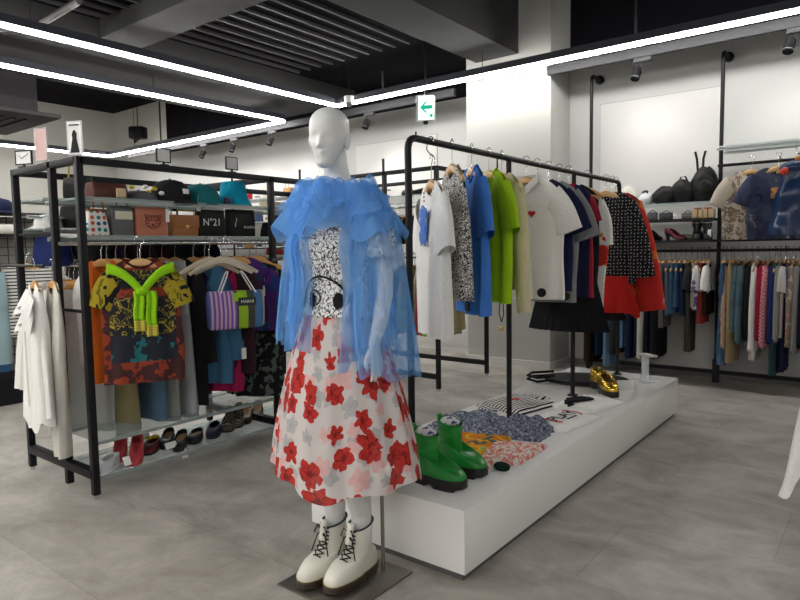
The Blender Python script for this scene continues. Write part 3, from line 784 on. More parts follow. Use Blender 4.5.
def head_mesh(mb):
    N = 72; rings = []
    zs = [.228 * i / 76 for i in range(77)]
    for z in zs:
        wx, yf, yb = interp(HEADT, z); yc = 0.0 if z > .05 else (yf + yb) / 2 * (1 - z / .05)
        yc = (yf + yb) / 2; r = []
        for j in range(N):
            a = 2 * PI * j / N; c, s = math.cos(a), math.sin(a)
            x = wx * math.copysign(abs(c) ** .92, c); y = yc + (yb - yc) * s if s > 0 else yc + (yc - yf) * s * 1.0
            if s < 0:
                ff = max(0, -s) ** .6
                g = lambda x0, z0, sx, sz: math.exp(-((abs(x) - x0) / sx) ** 2 - ((z - z0) / sz) ** 2)
                d = 0
                # nose bridge to tip
                if .068 < z < .128:
                    u = (z - .070) / .052
                    pr = (.027 * max(0, 1 - max(0, u)) ** .85 if u > 0.08 else .027 * max(0, (z - .066) / .008)); wdt = .0095 + .0055 * max(0, 1 - u)
                    d += pr * math.exp(-(x / wdt) ** 2)
                d += .004 * g(.011, .076, .006, .006)               # wings
                d -= .009 * g(.031, .110, .018, .013)               # eye sockets
                d += .0045 * g(.030, .1085, .011, .006)             # closed lids
                d += .0015 * g(.026, .132, .026, .012)               # brow
                d += .0095 * g(0, .0535, .017, .0045)               # upper lip
                d += .009 * g(0, .0430, .014, .0045)               # lower lip
                d -= .0095 * g(0, .0482, .019, .0022)               # mouth line
                d -= .004 * g(0, .033, .018, .004)
                d += .006 * g(0, .016, .016, .012)                  # chin
                d += .003 * g(.042, .085, .015, .02)                # cheeks
                y -= d * ff
            r.append(Vector((x, y, z)))
        rings.append(r)
    mb.loft(rings, True, True, True)
    for s in (-1, 1):   # ears
        for (oy, oz, ry, rz, rx) in ((.012, .100, .017, .029, .011), (.010, .078, .009, .012, .008)):
            mb.ball((s * .068, oy - .004, oz), (rx, ry, rz), 14, 10)
        mb.tube([(s * .074, .0, .088), (s * .077, -.006, .105), (s * .078, .004, .124), (s * .078, .020, .118), (s * .075, .020, .098), (s * .072, .010, .075)], .0045, 8)
SKIN = plain('mannequin_white', (.70, .71, .70), .38, spec=.35)
man = thing('mannequin', 'glossy white female mannequin in blue tulle blouse and red floral skirt', 'mannequin', (MX, MY, 0))
mb = MB()
# head: turned a little, chin at 1.612
hm = MB(Matrix.Translation((.000, -.042, 1.605)) @ Matrix.Rotation(math.radians(24), 4, 'Z') @ Matrix.Rotation(math.radians(2), 4, 'X')); head_mesh(hm); mb.add(hm.v, hm.f)
# neck and trunk
trunk = [(1.695, -.010, -.012, .045, .052), (1.66, -.010, -.010, .045, .052), (1.62, -.008, -.002, .046, .050), (1.58, -.006, .008, .048, .050), (1.545, -.004, .014, .060, .055), (1.52, 0, .015, .095, .060), (1.50, 0, .014, .135, .065), (1.47, 0, .010, .158, .072),
         (1.43, 0, .0, .165, .088), (1.38, 0, -.008, .150, .100), (1.32, 0, -.014, .145, .108), (1.26, 0, -.008, .132, .095), (1.20, 0, .0, .118, .085), (1.13, 0, 0, .112, .080), (1.07, 0, 0, .125, .088), (1.0, 0, 0, .150, .100), (.94, 0, .005, .165, .108), (.88, 0, .005, .168, .105), (.83, 0, .0, .155, .09), (.81, 0, .0, .13, .07)]
mb.loft([ring((c[1], c[2], c[0]), c[3], c[4]) for c in trunk], True, True, True)
for s in (-1, 1): mb.ball((s * .068, -.075, 1.315), (.052, .045, .05), 16, 12)
# legs
FEET = {1: (.055, .020), -1: (-.055, -.015)}     # x and y of each ankle
for s in (-1, 1):
    fx, fy = FEET[s]
    pts = [(s * .085, .0, .88), (s * .082, -.005, .70), (s * .070 + fx * .1, -.008, .52), (fx * .7 + s * .018, .0 + fy * .3, .38), (fx, fy + .012, .26), (fx, fy + .01, .14), (fx, fy, .075)]
    mb.tube(pts, [.088, .074, .056, .054, .042, .034, .036], 20)
    mb.ball((fx, fy - .06, .055), (.036, .10, .026), 14, 8)
# arms and hands
def arm(side, pts, rad):
    mb.tube(pts, rad, 18)
def hand(side, wrist, fwd):
    """hand hanging from the wrist; palm in the local yz plane; fingers point down"""
    W0 = Vector(wrist)
    rx = Matrix.Rotation(math.radians(fwd), 3, 'X') * .84
    P = lambda x, y, z: W0 + rx @ Vector((x * side, y, z))
    rings = []
    for (z, rxx, ryy, yo) in ((.01, .019, .024, 0), (-.02, .017, .029, 0), (-.05, .0155, .037, -.002), (-.078, .013, .039, -.002), (-.092, .010, .036, -.002)):
        rings.append([P(rxx * math.cos(2 * PI * j / 18), yo + ryy * math.sin(2 * PI * j / 18), z) for j in range(18)])
    mb.loft(rings, True, True, True)
    for k, (y, ln) in enumerate(((-.029, .072), (-.010, .080), (.010, .074), (.028, .058))):
        sp = (y) * .18
        a = P(.0, y, -.080); b = P(-.004, y + sp * .5, -.085 - ln * .42); c = P(-.012, y + sp * .8, -.085 - ln * .75); d = P(-.022, y + sp, -.085 - ln)
        mb.tube([a, b, c, d], [.0088, .0082, .0072, .0055], 10)
    mb.tube([P(-.006, -.020, -.020), P(-.014, -.042, -.045), P(-.018, -.050, -.072), P(-.019, -.050, -.092)], [.012, .0105, .0088, .006], 10)
ARMR = [(.140, .012, 1.460), (.170, .012, 1.42), (.192, .015, 1.33), (.205, .018, 1.20), (.215, .005, 1.13), (.235, -.045, 1.04), (.250, -.100, .965)]
mb.tube(ARMR, [.036, .042, .040, .035, .032, .028, .020], 18)
hand(1, ARMR[-1], 14)
ARML = [(-.140, .012, 1.460), (-.170, .012, 1.42), (-.192, .02, 1.33), (-.205, .035, 1.20), (-.21, .045, 1.13), (-.205, .055, 1.04), (-.200, .050, .965)]
mb.tube(ARML, [.036, .042, .040, .035, .032, .028, .020], 18)
hand(-1, ARML[-1], 14)
b = mb.build('body', SKIN, man)
md = b.modifiers.new('remesh', 'REMESH'); md.mode = 'VOXEL'; md.voxel_size = .0036; md.use_smooth_shade = True
md = b.modifiers.new('smooth', 'CORRECTIVE_SMOOTH'); md.iterations = 3; md.use_only_smooth = True

# printed tee
SCR = patterned('scribble_print', 'scribble', [(.80, .80, .78), (.02, .02, .02)], 58, th=.075)
tee = tag(MB().build('tmp', SCR), None); bpy.data.objects.remove(tee)
def tor(z):   # half width, half depth and y centre of the dressed trunk
    tab = [(1.02, .160, .120, 0), (1.10, .150, .115, 0), (1.20, .150, .115, 0), (1.32, .162, .128, -.012), (1.38, .168, .118, -.006), (1.43, .178, .098, .0), (1.47, .178, .080, .010), (1.50, .135, .070, .014), (1.53, .085, .062, .015), (1.55, .068, .060, .014)]
    return interp(tab, z)
tt = thing('mannequin_t_shirt', 'black on white scribble-print t-shirt worn under the blue tulle blouse', 't-shirt', (MX, MY, 0))
rings = []
for i in range(33):
    z = 1.055 + (1.55 - 1.055) * i / 32; a_, b_, yc = tor(z)
    if z < 1.12: k = 1 + .10 * (1.12 - z) / .065
    else: k = 1
    rings.append([Vector((p.x * (1 + .012 * math.sin(p.x * 60 + z * 9)), p.y, p.z)) for p in ring((0, yc, z), a_ * k, b_ * k, 64)])
MB().loft(rings, True).build('body', SCR, tt)
for s in (-1, 1):
    rg = []
    for i in range(9):
        v = i / 8; c = Vector((s * (.150 + .052 * v ** .6), .012, 1.445 - .17 * v))
        rg.append([c + Vector((math.cos(2 * PI * j / 24) * (.062 + .004 * v) , math.sin(2 * PI * j / 24) * (.066 + .003 * v), .02 * (1 - v) * math.cos(2 * PI * j / 24) * -s)) for j in range(24)])
    MB().loft(rg, True).build('sleeve', SCR, tt)
def on_front(x, z, off=.004):
    a_, b_, yc = tor(z); q = max(0, 1 - (x / a_) ** 2); k = 1 + (.10 * (1.12 - z) / .065 if z < 1.12 else 0)
    return Vector((x, yc - b_ * k * math.sqrt(q) - off, z))
m = MB()
m.tube([on_front(.115 * math.cos(a) + .01, 1.075 + .13 * math.sin(a)) for a in [i * PI / 14 for i in range(15)]], .0035, 6)
m.tube([on_front(-.02 + .03 * math.cos(a), 1.125 + .028 * math.sin(a)) for a in [i * PI / 8 for i in range(17)]], .002, 6)
m.build('graphic_line', BLK, tt)
for x0 in (-.035, -.125 + .005, .085):
    m = MB(); R_ = []
    for k in range(4):
        R_.append([on_front(x0 + .020 * (k + .01) / 3 * math.cos(a), 1.115 + .030 * (k + .01) / 3 * math.sin(a), .005) for a in [2 * PI * j / 20 for j in range(20)]])
    m.loft(R_, True); m.build('graphic_oval', BLK, tt)
m = MB(); m.ball(on_front(.0, 1.40, .002), (.012, .004, .012), 12, 8); m.build('heart_patch', plain('red_patch', (.65, .05, .08), .7), tt)

# floral skirt
RED = (.50, .028, .02); REDD = (.16, .008, .008)
SK = floral('organza_floral', (.70, .64, .62), [((.42, .41, .41), (.36, .35, .35), 9.5, .036, .85, 3.3), ((.66, .40, .38), (.60, .36, .34), 8.3, .042, .75, 9.1), (RED, REDD, 7.6, .060, .80, 0.4), (RED, REDD, 8.0, .038, .6, 5.7)], coord='UV', sheer=.78)
SKL = floral('organza_lining', (.66, .60, .58), [(RED, REDD, 7.0, .055, .5, 2.2)], coord='UV', sheer=.55)
sk = thing('midi_skirt', 'sheer white organza midi skirt with big red flowers on the mannequin', 'skirt', (MX, MY, 0))
def skirt_rings(zt, zb, a0, b0, a1, b1, seed, amp, rows=36, n=160):
    rg = []
    for i in range(rows + 1):
        v = i / rows; e = v ** .72 if v < .8 else .8 ** .72 + (v - .8) * .9 * .55
        r = []
        for j in range(n):
            a = 2 * PI * j / n
            k = 1 + amp * min(1, v * 1.6) * (math.sin(a * 9 + seed + .6 * math.sin(a * 3)) * .6 + .4 * math.sin(a * 17 + seed * 2)) + .03 * v * math.sin(a * 4 + seed)
            hem = .022 * v * math.sin(a * 3 + seed + 1.) + .012 * v * math.sin(a * 7 + seed)
            r.append(Vector(((a0 + (a1 - a0) * e) * math.cos(a) * k - .006 * v, (b0 + (b1 - b0) * e) * math.sin(a) * k + .01 * v, zt - (zt - zb) * v + hem)))
        rg.append(r)
    return rg
m = MB(); m.loft(skirt_rings(1.10, .425, .128, .105, .335, .262, .9, .042), True, uv=(1.9, .70)); m.build('overskirt', SK, sk)
m = MB(); m.loft(skirt_rings(1.09, .50, .124, .10, .285, .22, 2.4, .03), True, uv=(1.7, .68)); m.build('lining', SKL, sk)
m = MB(); m.loft([ring((0, 0, z), .131 + .004 * math.sin(z * 90), .108, 64) for z in (1.075, 1.085, 1.095, 1.105)], True); m.build('waistband', cloth('waistband_white', (.62, .56, .55)), sk)

# blue tulle blouse
TUL = sheer('blue_tulle', (.20, .48, .92), .40, var=.20, scale=22)
TUL2 = sheer('blue_tulle_dense', (.19, .47, .91), .52, var=.25, scale=16)
bl = thing('tulle_blouse', 'sheer blue tulle blouse with big ruffled collar and wide sleeves on the mannequin', 'blouse', (MX, MY, 0))
def ruffle(name, r0, r1x, r1y, z0, z1, lift, amp, freq, seed, mat, rows=14, n=240, gap=0.):
    def fn(u, v):
        a = -PI / 2 + gap + (2 * PI - 2 * gap) * u
        rr = v
        nn = noise.noise(Vector((math.cos(a) * 2.2, math.sin(a) * 2.2, seed))) 
        fo = math.sin(a * freq + seed + 2.5 * nn) + .5 * math.sin(a * freq * 1.9 + seed * 3)
        A = amp * (.25 + .75 * v)
        k = 1 + .10 * nn
        rx = (r0 + (r1x - r0) * v ** .8) * k; ry = (r0 + (r1y - r0) * v ** .8) * k
        z = z0 + lift * math.sin(PI * min(1, v * 1.5)) * (1 + .5 * nn) + (z1 - z0) * v ** 1.7 + A * .55 * fo + .02 * v * nn
        rx += A * .5 * math.cos(a * freq + seed); ry += A * .5 * math.cos(a * freq + seed)
        return Vector((rx * math.cos(a), ry * math.sin(a) + .01, z))
    MB().grid(fn, n, rows).build(name, mat, bl)
ruffle('collar_ruffle', .062, .225, .19, 1.512, 1.388, .050, .040, 5, .3, TUL2)
ruffle('collar_ruffle', .064, .265, .205, 1.505, 1.358, .045, .038, 6, 2.1, TUL2)
ruffle('collar_ruffle', .062, .20, .17, 1.522, 1.475, .050, .038, 7, 4.4, TUL)
ruffle('collar_ruffle', .075, .245, .20, 1.502, 1.435, .055, .045, 5, 7.4, TUL)
def bodice(name, zt, zb, off, gap, seed, mat, flare=.05):
    def fn(u, v):
        a = -PI / 2 + .42 + gap + (2 * PI - 2 * gap) * u; z = zt + (zb - zt) * v
        a_, b_, yc = tor(max(z, 1.05)); fl = flare * v
        fo = .012 * (.3 + v) * math.sin(a * 13 + seed + math.sin(a * 5)) + .006 * math.sin(a * 29 + seed)
        return Vector(((a_ + off + fl + fo) * math.cos(a), yc + (b_ + off + fl + fo) * math.sin(a), z + .02 * v * math.sin(a * 6 + seed)))
    MB().grid(fn, 160, 24).build(name, mat, bl)
bodice('bodice', 1.46, .93, .022, .42, .5, TUL, .045)
bodice('bodice', 1.44, 1.02, .034, .80, 2.5, TUL, .03)
# narrow gathered strips hanging open at the front
for (x0, x1, zt, zb, w_) in ((-.075, -.115, 1.42, .93, .014), (-.045, -.090, 1.42, .95, .008), (.145, .155, 1.42, .86, .030)):
    def fn(u, v, x0=x0, x1=x1, zt=zt, zb=zb, w_=w_):
        z = zt + (zb - zt) * v; x = x0 + (x1 - x0) * v + w_ * (u - .5) * (1 + v); a_, b_, yc = tor(max(z, 1.05)); q = math.sqrt(max(0, 1 - (x / (a_ + .04)) ** 2))
        return Vector((x, yc - (b_ + .028 + .05 * v + .008 * math.sin(u * 9 + v * 7)) * q, z))
    MB().grid(fn, 6, 20).build('front_strip', TUL2, bl)
# wide sleeves
def wsleeve(side, zb, wx, wy, cx, cy, name='sleeve', seed=0., mat=TUL, zt=1.43):
    rg = []
    for i in range(27):
        v = i / 26; e = v ** .8; r = []
        c = Vector((side * (.165 + (cx - .165) * e), .008 + (cy - .008) * e, zt + (zb - zt) * v))
        ax = .082 + (wx - .082) * math.sin(PI / 2 * min(1, v * 1.15)); ay = .085 + (wy - .085) * math.sin(PI / 2 * min(1, v * 1.15))
        for j in range(96):
            a = 2 * PI * j / 96
            k = 1 + .07 * v * math.sin(a * 8 + seed + 2 * math.sin(a * 2)) + .035 * v * math.sin(a * 19 + seed) + .05 * math.sin(v * 6 + a * 2 + seed) * v
            r.append(c + Vector((ax * math.cos(a) * k, ay * math.sin(a) * k, .035 * (1 - v) * -side * math.cos(a) + .012 * v * math.sin(a * 5 + seed) + .02 * v * v * max(0, -math.sin(a)))))
        rg.append(r)
    MB().loft(rg, True).build(name, mat, bl)
wsleeve(1, .835, .085, .14, .240, -.005, seed=1., zt=1.47)
wsleeve(-1, .92, .075, .09, .235, -.02, seed=2., zt=1.47)

# lace-up boots
BW = plain('boot_white', (.74, .72, .63), .32, coat=.3, spec=.5); BSOLE = plain('boot_sole', (.045, .032, .02), .35); LACE = plain('lace_black', (.012, .012, .014), .7); NAVY = plain('boot_trim', (.02, .022, .04), .6)
def lace_boot(side, label):
    fx, fy = FEET[side]
    t = shoe('lace_up_boot', label, (MX + fx, MY + fy - .012 - .035, .008), 0, BW, BSOLE, None, L=.275, W=.100, st=.028, toe_h=.095, oc=.045, ol=.115, ow=.082, rim=.105,
             shaft=[(.13, .002, .041, .056), (.175, .004, .042, .056), (.215, .006, .046, .058)], cat='boot', chunky=True)
    y0_ = .045
    # welt and stitching
    MB().tube([(.052 * math.copysign(abs(math.cos(a)) ** .72, math.cos(a)) * (1 - .16 * math.sin(a) - .1 * (1 - abs(math.sin(a))) * (math.sin(a) > 0)) , .1405 * math.sin(a), .033) for a in [2 * PI * j / 48 for j in range(49)]], .004, 6, False).build('welt', BSOLE, t)
    MB().tube([(.053 * math.copysign(abs(math.cos(a)) ** .72, math.cos(a)) * (1 - .16 * math.sin(a) - .1 * (1 - abs(math.sin(a))) * (math.sin(a) > 0)) , .1425 * math.sin(a), .0375) for a in [2 * PI * j / 48 for j in range(49)]], .0012, 5, False).build('welt_stitch', plain('stitch', (.45, .36, .08), .7), t)
    # top binding
    MB().tube([(.0465 * math.cos(a), y0_ + .006 + .0585 * math.sin(a), .215 + .012 * math.sin(a)) for a in [2 * PI * j / 32 for j in range(33)]], .0035, 6, False).build('top_binding', NAVY, t)
    # heel loop
    MB().tube([(-.004, y0_ + .064, .215), (-.004, y0_ + .070, .245), (-.002, y0_ + .064, .262), (.004, y0_ + .060, .245), (.004, y0_ + .058, .22)], .006, 6, True, .45).build('heel_loop', BSOLE, t)
    # laces and eyelets down the front
    def fr(u, x):      # u 0 top, 1 down the vamp
        z = .208 - .105 * u; y = y0_ - .052 - .012 * u - .040 * max(0, u - .55) ** 1.2 * 2
        return Vector((x, y + abs(x) * .55 - .004, z))
    m = MB(); e = MB()
    for k in range(7):
        u = .08 + k * .14; w_ = .017 + .002 * k * .2
        m.tube([fr(u, -w_), fr(u + .05, 0) + Vector((0, -.003, 0)), fr(u + .12, w_)], .0028, 6)
        m.tube([fr(u, w_), fr(u + .05, 0) + Vector((0, -.001, 0)), fr(u + .12, -w_)], .0028, 6)
        for s in (-1, 1): e.ball(fr(u, s * (w_ + .003)), .0034, 8, 6)
    m.build('lace', LACE, t); e.build('eyelet', LACE, t)
    m = MB()
    for s in (-1, 1):
        m.tube([fr(.1, 0), fr(.05, s * .02) + Vector((0, -.022, .012)), fr(.25, s * .034) + Vector((0, -.030, 0)), fr(.3, s * .015) + Vector((0, -.018, 0)), fr(.12, 0)], .0026, 6)
        m.tube([fr(.1, 0), fr(.35, s * .022) + Vector((0, -.018, 0)), fr(.9, s * .045) + Vector((0, -.012, -.01))], .0026, 6)
    m.build('lace_bow', LACE, t)
    MB().grid(lambda u, v: Vector(((u - .5) * .034, y0_ - .045 - .0165 * v - .012 * math.cos((u - .5) * 3), .235 - .08 * v)), 6, 6).build('tongue', BW, t, solid=.004)
    return t
lace_boot(1, 'white lace-up ankle boot with black laces, nearer boot on the metal plate')
lace_boot(-1, 'white lace-up ankle boot with black laces, farther boot on the left of the plate')
# ------------------------------------------------------------------ garments on the plinth rail
HEART = plain('heart_red', (.60, .02, .04), .7)
def heart(parent, x, y, z, s=.016):
    m = MB(); pts = []
    for k in range(24):
        a = 2 * PI * k / 24; pts.append((x + s * math.sin(a) ** 3, y, z + s * (13 * math.cos(a) - 5 * math.cos(2 * a) - 2 * math.cos(3 * a) - math.cos(4 * a)) / 16))
    m.add(pts, [list(range(24))]); m.build('heart_patch', HEART, parent, smooth=False, solid=.003)
def tagdisc(parent, x, y, z, r=.022):
    MB().tube([(x, y - .006, z), (x, y + .004, z)], r, 16).build('security_tag', plain('tag_black', (.01, .01, .012), .4), parent)
G1 = 'clothes on the rail above the plinth'
def rail_shirt(Y, th, label, cat, mat, **kw):
    return shirt(RX, Y, RZ + .016, math.radians(th), label, cat, mat, None, hlabel=kw.pop('hl', None), hgroup='wooden hangers on the rail above the plinth', **kw)
# S hook
t = thing('s_hook', 'chrome S-shaped hook at the front end of the plinth clothes rail', 'hook', (RX, 2.42, RZ + .016))
MB().tube([(.018 * math.cos(a), 0, -.012 + .018 * math.sin(a)) for a in [-.3 + i * .4 for i in range(9)]] + [(-.02, 0, -.05), (.0, 0, -.075)] + [(.0 + .025 * math.sin(a), 0, -.075 - .0 - .03 * (1 - math.cos(a))) for a in [i * .35 for i in range(1, 7)]], .003, 8).build('wire', CHROME, t)
BLUEP = plain('print_blue', (.06, .16, .55), .8)
w1 = shirt(RX + .004, 2.42, RZ - .075, math.radians(-40), 'white t-shirt with blue chest print, hanging lowest at the front of the plinth rail', 't-shirt', WHT, None, hlabel='wooden hanger on the S-hook holding the white t-shirt with blue print', hgroup='wooden hangers on the rail above the plinth', L=.71, W=.215, chest=.225, hem=.225, seed=3, fold=.014, s_L=.19)
m = MB(); m.grid(lambda u, v: Vector((-.07 + .14 * u + .012 * math.sin(v * 14), -.041 - .012 * math.sin(u * 3), -.12 - .17 * v + .01 * math.sin(u * 11))), 8, 8); m.build('chest_print', patterned('print_blue_mix', 'blotch', [(.75, .75, .75), (.10, .22, .62), (.06, .14, .5)], 22, th=.7), w1, solid=.002)
for k in range(3): MB().box((.0, -.036, -.055 - .017 * k), (.010, .003, .010)).build('neck_mark', BLK, w1)
SCR2 = patterned('scribble_print_fine', 'scribble', [(.72, .71, .69), (.03, .03, .03)], 75, th=.12)
rail_shirt(2.60, -40, 'black and white scribble-print top between the white and blue t-shirts', 'top', SCR2, L=.64, seed=5, W=.21, sleeve=None, slope=.7, neck=.07, fold=.02)
BT = cloth('tee_blue', (.055, .20, .62)); b3 = rail_shirt(2.78, -42, 'cobalt blue t-shirt with small red heart on the plinth rail', 't-shirt', BT, L=.73, seed=8, W=.205, chest=.215, hem=.215, collar=(BT, 'rib'), fold=.016, s_L=.22)
heart(b3, -.05, -.042, -.19); tagdisc(b3, .07, -.045, -.69, .026)
LT = cloth('tee_lime', (.36, .60, .012)); b4 = rail_shirt(2.95, -33, 'lime green t-shirt with small red heart next to the blue one', 't-shirt', LT, L=.68, seed=9, W=.21, collar=(LT, 'rib'), fold=.016, s_L=.20)
heart(b4, -.06, -.042, -.20); tagdisc(b4, -.02, -.045, -.60, .026)
rail_shirt(3.09, -36, 'pale cream long-sleeved sweatshirt behind the lime t-shirt', 'sweatshirt', cloth('sweat_cream', (.66, .60, .38)), L=.62, seed=11, sleeve='long', s_L=.60, s_r0=.08, s_r1=.055, s_out=.10, fold=.01)
PW = cloth('polo_white', (.86, .85, .83)); b6 = rail_shirt(3.38, 6, 'white polo shirt with red heart facing out on the plinth rail', 'polo shirt', PW, L=.70, seed=13, W=.205, chest=.22, hem=.225, collar=(cloth('polo_collar', (.66, .65, .63)), 'polo'), fold=.012, s_L=.20, s_out=.34)
heart(b6, .05, -.046, -.21, .022); tagdisc(b6, .11, -.045, -.66, .026)
NV = cloth('navy', (.012, .016, .05))
rail_shirt(3.52, 6, 'navy blue t-shirt just behind the white polo shirt', 't-shirt', NV, L=.66, seed=14, W=.205, chest=.215, hem=.22, s_L=.2, s_out=.34)
b8 = rail_shirt(3.68, 4, 'mid grey t-shirt behind the navy one on the plinth rail', 't-shirt', cloth('grey_marl', (.25, .26, .27)), L=.74, seed=15, W=.195, chest=.19, hem=.18, s_L=.24, s_out=.30)
tagdisc(b8, .13, -.045, -.70, .026)
rail_shirt(3.84, 10, 'crimson and navy striped top between grey t-shirt and black pleated dress', 'top', patterned('crimson_navy', 'stripes', [(.30, .015, .035), (.015, .015, .05)], 1.6, th=.5), L=.72, seed=16, W=.175, chest=.20, hem=.225, s_L=.15)
d = thing('pleated_dress', 'long black dress with pleated hem low on the plinth rail', 'dress', (RX, 3.98, RZ + .016 - .105))
m = MB(); top_shape(m, L=.72, W=.20, chest=.21, hem=.20, seed=2); m.build('bodice', BLK, d)
m = MB(); skirt_shape(m, .19, .265, .35, .06, .10, 30, .006, top=-.60); m.build('skirt', BLK, d)
hanger(RX, 3.98, RZ + .016, 0, 'wooden hanger holding the long black pleated dress', 'wooden hangers on the rail above the plinth')
FW = floral('white_big_floral', (.74, .72, .68), [((.15, .30, .30), (.05, .1, .2), 9, .035, .5, 1.2), ((.62, .25, .05), (.5, .35, .05), 8, .05, .5, 6.1), ((.62, .03, .02), (.35, .02, .01), 5.2, .075, .6, 3.0)], rot=(PI / 2, 0, 0))
rail_shirt(4.30, 14, 'white t-shirt with big red and orange flowers towards the far end of the rail', 't-shirt', FW, L=.86, seed=18, W=.125, chest=.15, hem=.11, neck=.06, s_L=.26, s_out=.12, s_r0=.07, s_r1=.05, smat=PW, hang='orange', hemwave=.03, drop=.15)
PD = patterned('polka_black', 'dots', [(.012, .012, .014), (.75, .73, .70)], 42, th=.13, dist=.3)
b12 = rail_shirt(4.66, 6, 'black polka-dot blouse with puffed sleeves over a red hem near the rail end', 'blouse', PD, L=.68, seed=20, W=.22, chest=.23, hem=.22, sleeve='puff', s_L=.50, s_out=.14, s_r1=.085)
REDC = cloth('poppy_red', (.50, .02, .015))
m = MB(); skirt_shape(m, .17, .22, .27, .05, .07, 9, .012, top=-.62, seed=1); m.build('underskirt', REDC, b12)
m = MB(); skirt_shape(m, .12, .14, .10, .045, .05, 7, .012, top=-.85, seed=1); m.build('hem_panel', BLK, b12)
RF = floral('red_floral', (.50, .022, .015), [((.62, .14, .03), (.5, .2, .02), 8, .05, .7, 2.2), ((.52, .20, .18), (.3, .02, .02), 9, .04, .5, 8.2)], rot=(PI / 2, 0, 0))
rail_shirt(4.79, 2, 'red floral-print blouse at the far end of the plinth rail', 'blouse', RF, L=.92, seed=22, W=.225, chest=.24, hem=.22, sleeve='puff', s_L=.74, s_out=.14, s_r0=.085, s_r1=.10, hemwave=.02)
rail_shirt(4.87, 0, 'red and black dress, last garment on the plinth rail', 'dress', patterned('red_black', 'blotch', [(.4, .02, .02), (.02, .02, .02)], 9), L=.80, seed=23, W=.20, sleeve=None)
# padlock on a cord
p = fix(494, 328, Y=3.02)
t = thing('padlock', 'small brass padlock dangling on a black cord below the lime t-shirt', 'padlock', (RX + .035, 3.02, p.z))
MB().box((0, 0, 0), (.022, .012, .024), bev=.002).build('lock_body', plain('brass', (.55, .38, .12), .3, .9), t)
MB().tube([(-.007, 0, .01), (-.007, 0, .03), (0, 0, .037), (.007, 0, .03), (.007, 0, .01)], .002, 6).build('shackle', CHROME, t)
MB().tube([(-.0, 0, .036), (-.014, 0, .08), (-.010, .02, .30), (-.035, .02, RZ + .018 - p.z), (-.04, .02, RZ - .3 - p.z), (.014, .0, .08), (0, 0, .036)], .0028, 6).build('cord', BLK, t)

# ------------------------------------------------------------------ on the plinth
GREEN = plain('boot_green', (.012, .24, .03), .38, coat=.2, var=.2, bscale=14); RUB = plain('rubber_black', (.012, .012, .013), .5)
def green_boot(x, y, label, rz=90):
    t = shoe('ankle_boot', label, (x, y, PZ), math.radians(rz), GREEN, RUB, None, L=.275, W=.105, st=.042, toe_h=.092, oc=.055, ol=.12, ow=.09, rim=.13,
             shaft=[(.15, .0, .044, .058), (.157, .0, .047, .061), (.166, 0, .044, .058), (.178, 0, .0445, .059), (.186, 0, .048, .062), (.195, 0, .0445, .059), (.208, 0, .045, .059), (.216, .0, .049, .063), (.224, .0, .048, .062)], cat='boot', chunky=True)
    MB().box((0, .118, .225), (.028, .008, .05), bev=.003).build('pull_tab', GREEN, t)
    m = MB(); m.ball((0, .055, .222), (.040, .052, .022), 16, 8); m.build('paper_stuffing', patterned('stuff_print', 'blotch', [(.7, .7, .68), (.65, .65, .65), (.05, .06, .2)], 50, th=.6), t)
    return t
green_boot(-1.52, 2.185, 'green leather ankle boot with chunky black sole, nearer of the pair on the plinth')
green_boot(-1.525, 2.375, 'green leather ankle boot with chunky black sole, the one behind its mate on the plinth', 84)
p = fix(419, 452, Y=2.12)
t = thing('price_tag', 'bright blue swing tag hanging beside the nearer green boot', 'tag', (-1.625, 2.09, PZ + .08))
MB().box((0, 0, .035), (.05, .004, .085)).build('card', plain('tag_blue', (.03, .30, .62), .5), t); MB().tube([(0, 0, .08), (.03, .02, .14)], .001, 5).build('string', CARD, t)

def drape(name, label, cat, corners, h, mat, seed=0, amp=.012, nu=40, nv=26, wob=.02, ridge=0.):
    """a cloth lying on the plinth between four world corners (x, y)"""
    c = [Vector((a, b, 0)) for a, b in corners]; o = sum(c, Vector()) / 4
    def fn(u, v):
        p = (c[0] * (1 - u) + c[1] * u) * (1 - v) + (c[3] * (1 - u) + c[2] * u) * v
        e = noise.noise(Vector((p.x * 7, p.y * 7, seed))); f = noise.noise(Vector((p.x * 22, p.y * 22, seed + 5)))
        ed = min(u, 1 - u, v, 1 - v); k = min(1, ed * 9)
        q = p - o; q *= 1 + wob * noise.noise(Vector((u * 5, v * 5, seed + 9))) * 4
        z = .004 + (h + amp * (e * 1.2 + f * .7) + ridge * abs(math.sin(v * 11 + e * 4))) * k
        return Vector((q.x, q.y, max(.003, z)))
    m = MB(); m.grid(fn, nu, nv); edge = [i for i in range(nu + 1)] + [j * (nu + 1) + nu for j in range(1, nv + 1)] + [nv * (nu + 1) + i for i in range(nu - 1, -1, -1)] + [j * (nu + 1) for j in range(nv - 1, 0, -1)]
    n0 = len(m.v); m.v += [Vector((m.v[i].x, m.v[i].y, 0)) for i in edge]; k = len(edge)
    for i in range(k): m.f.append([edge[i], edge[(i + 1) % k], n0 + (i + 1) % k, n0 + i])
    m.f.append([n0 + i for i in range(k)])
    return tag(m.build(name, mat, None, (o.x, o.y, PZ)), label, cat)
drape('knit_scarf', 'crumpled grey-blue knitted scarf behind the flowered blouses on the plinth', 'scarf', [(-2.05, 2.78), (-1.42, 2.98), (-1.44, 3.24), (-2.10, 3.22)], .03, patterned('knit_grey', 'blotch', [(.06, .07, .11), (.14, .16, .21), (.34, .36, .42)], 70, th=.5), 3, .04, ridge=.02)
drape('flowered_blouse', 'folded green blouse with orange and yellow flowers beside the green boots', 'blouse', [(-1.78, 2.40), (-1.50, 2.50), (-1.56, 2.96), (-1.98, 2.80)], .03, patterned('orange_green', 'blotch', [(.02, .10, .06), (.03, .12, .08), (.62, .20, .01), (.70, .42, .02), (.35, .5, .15)], 11, th=.75, dist=1.), 7, .016)
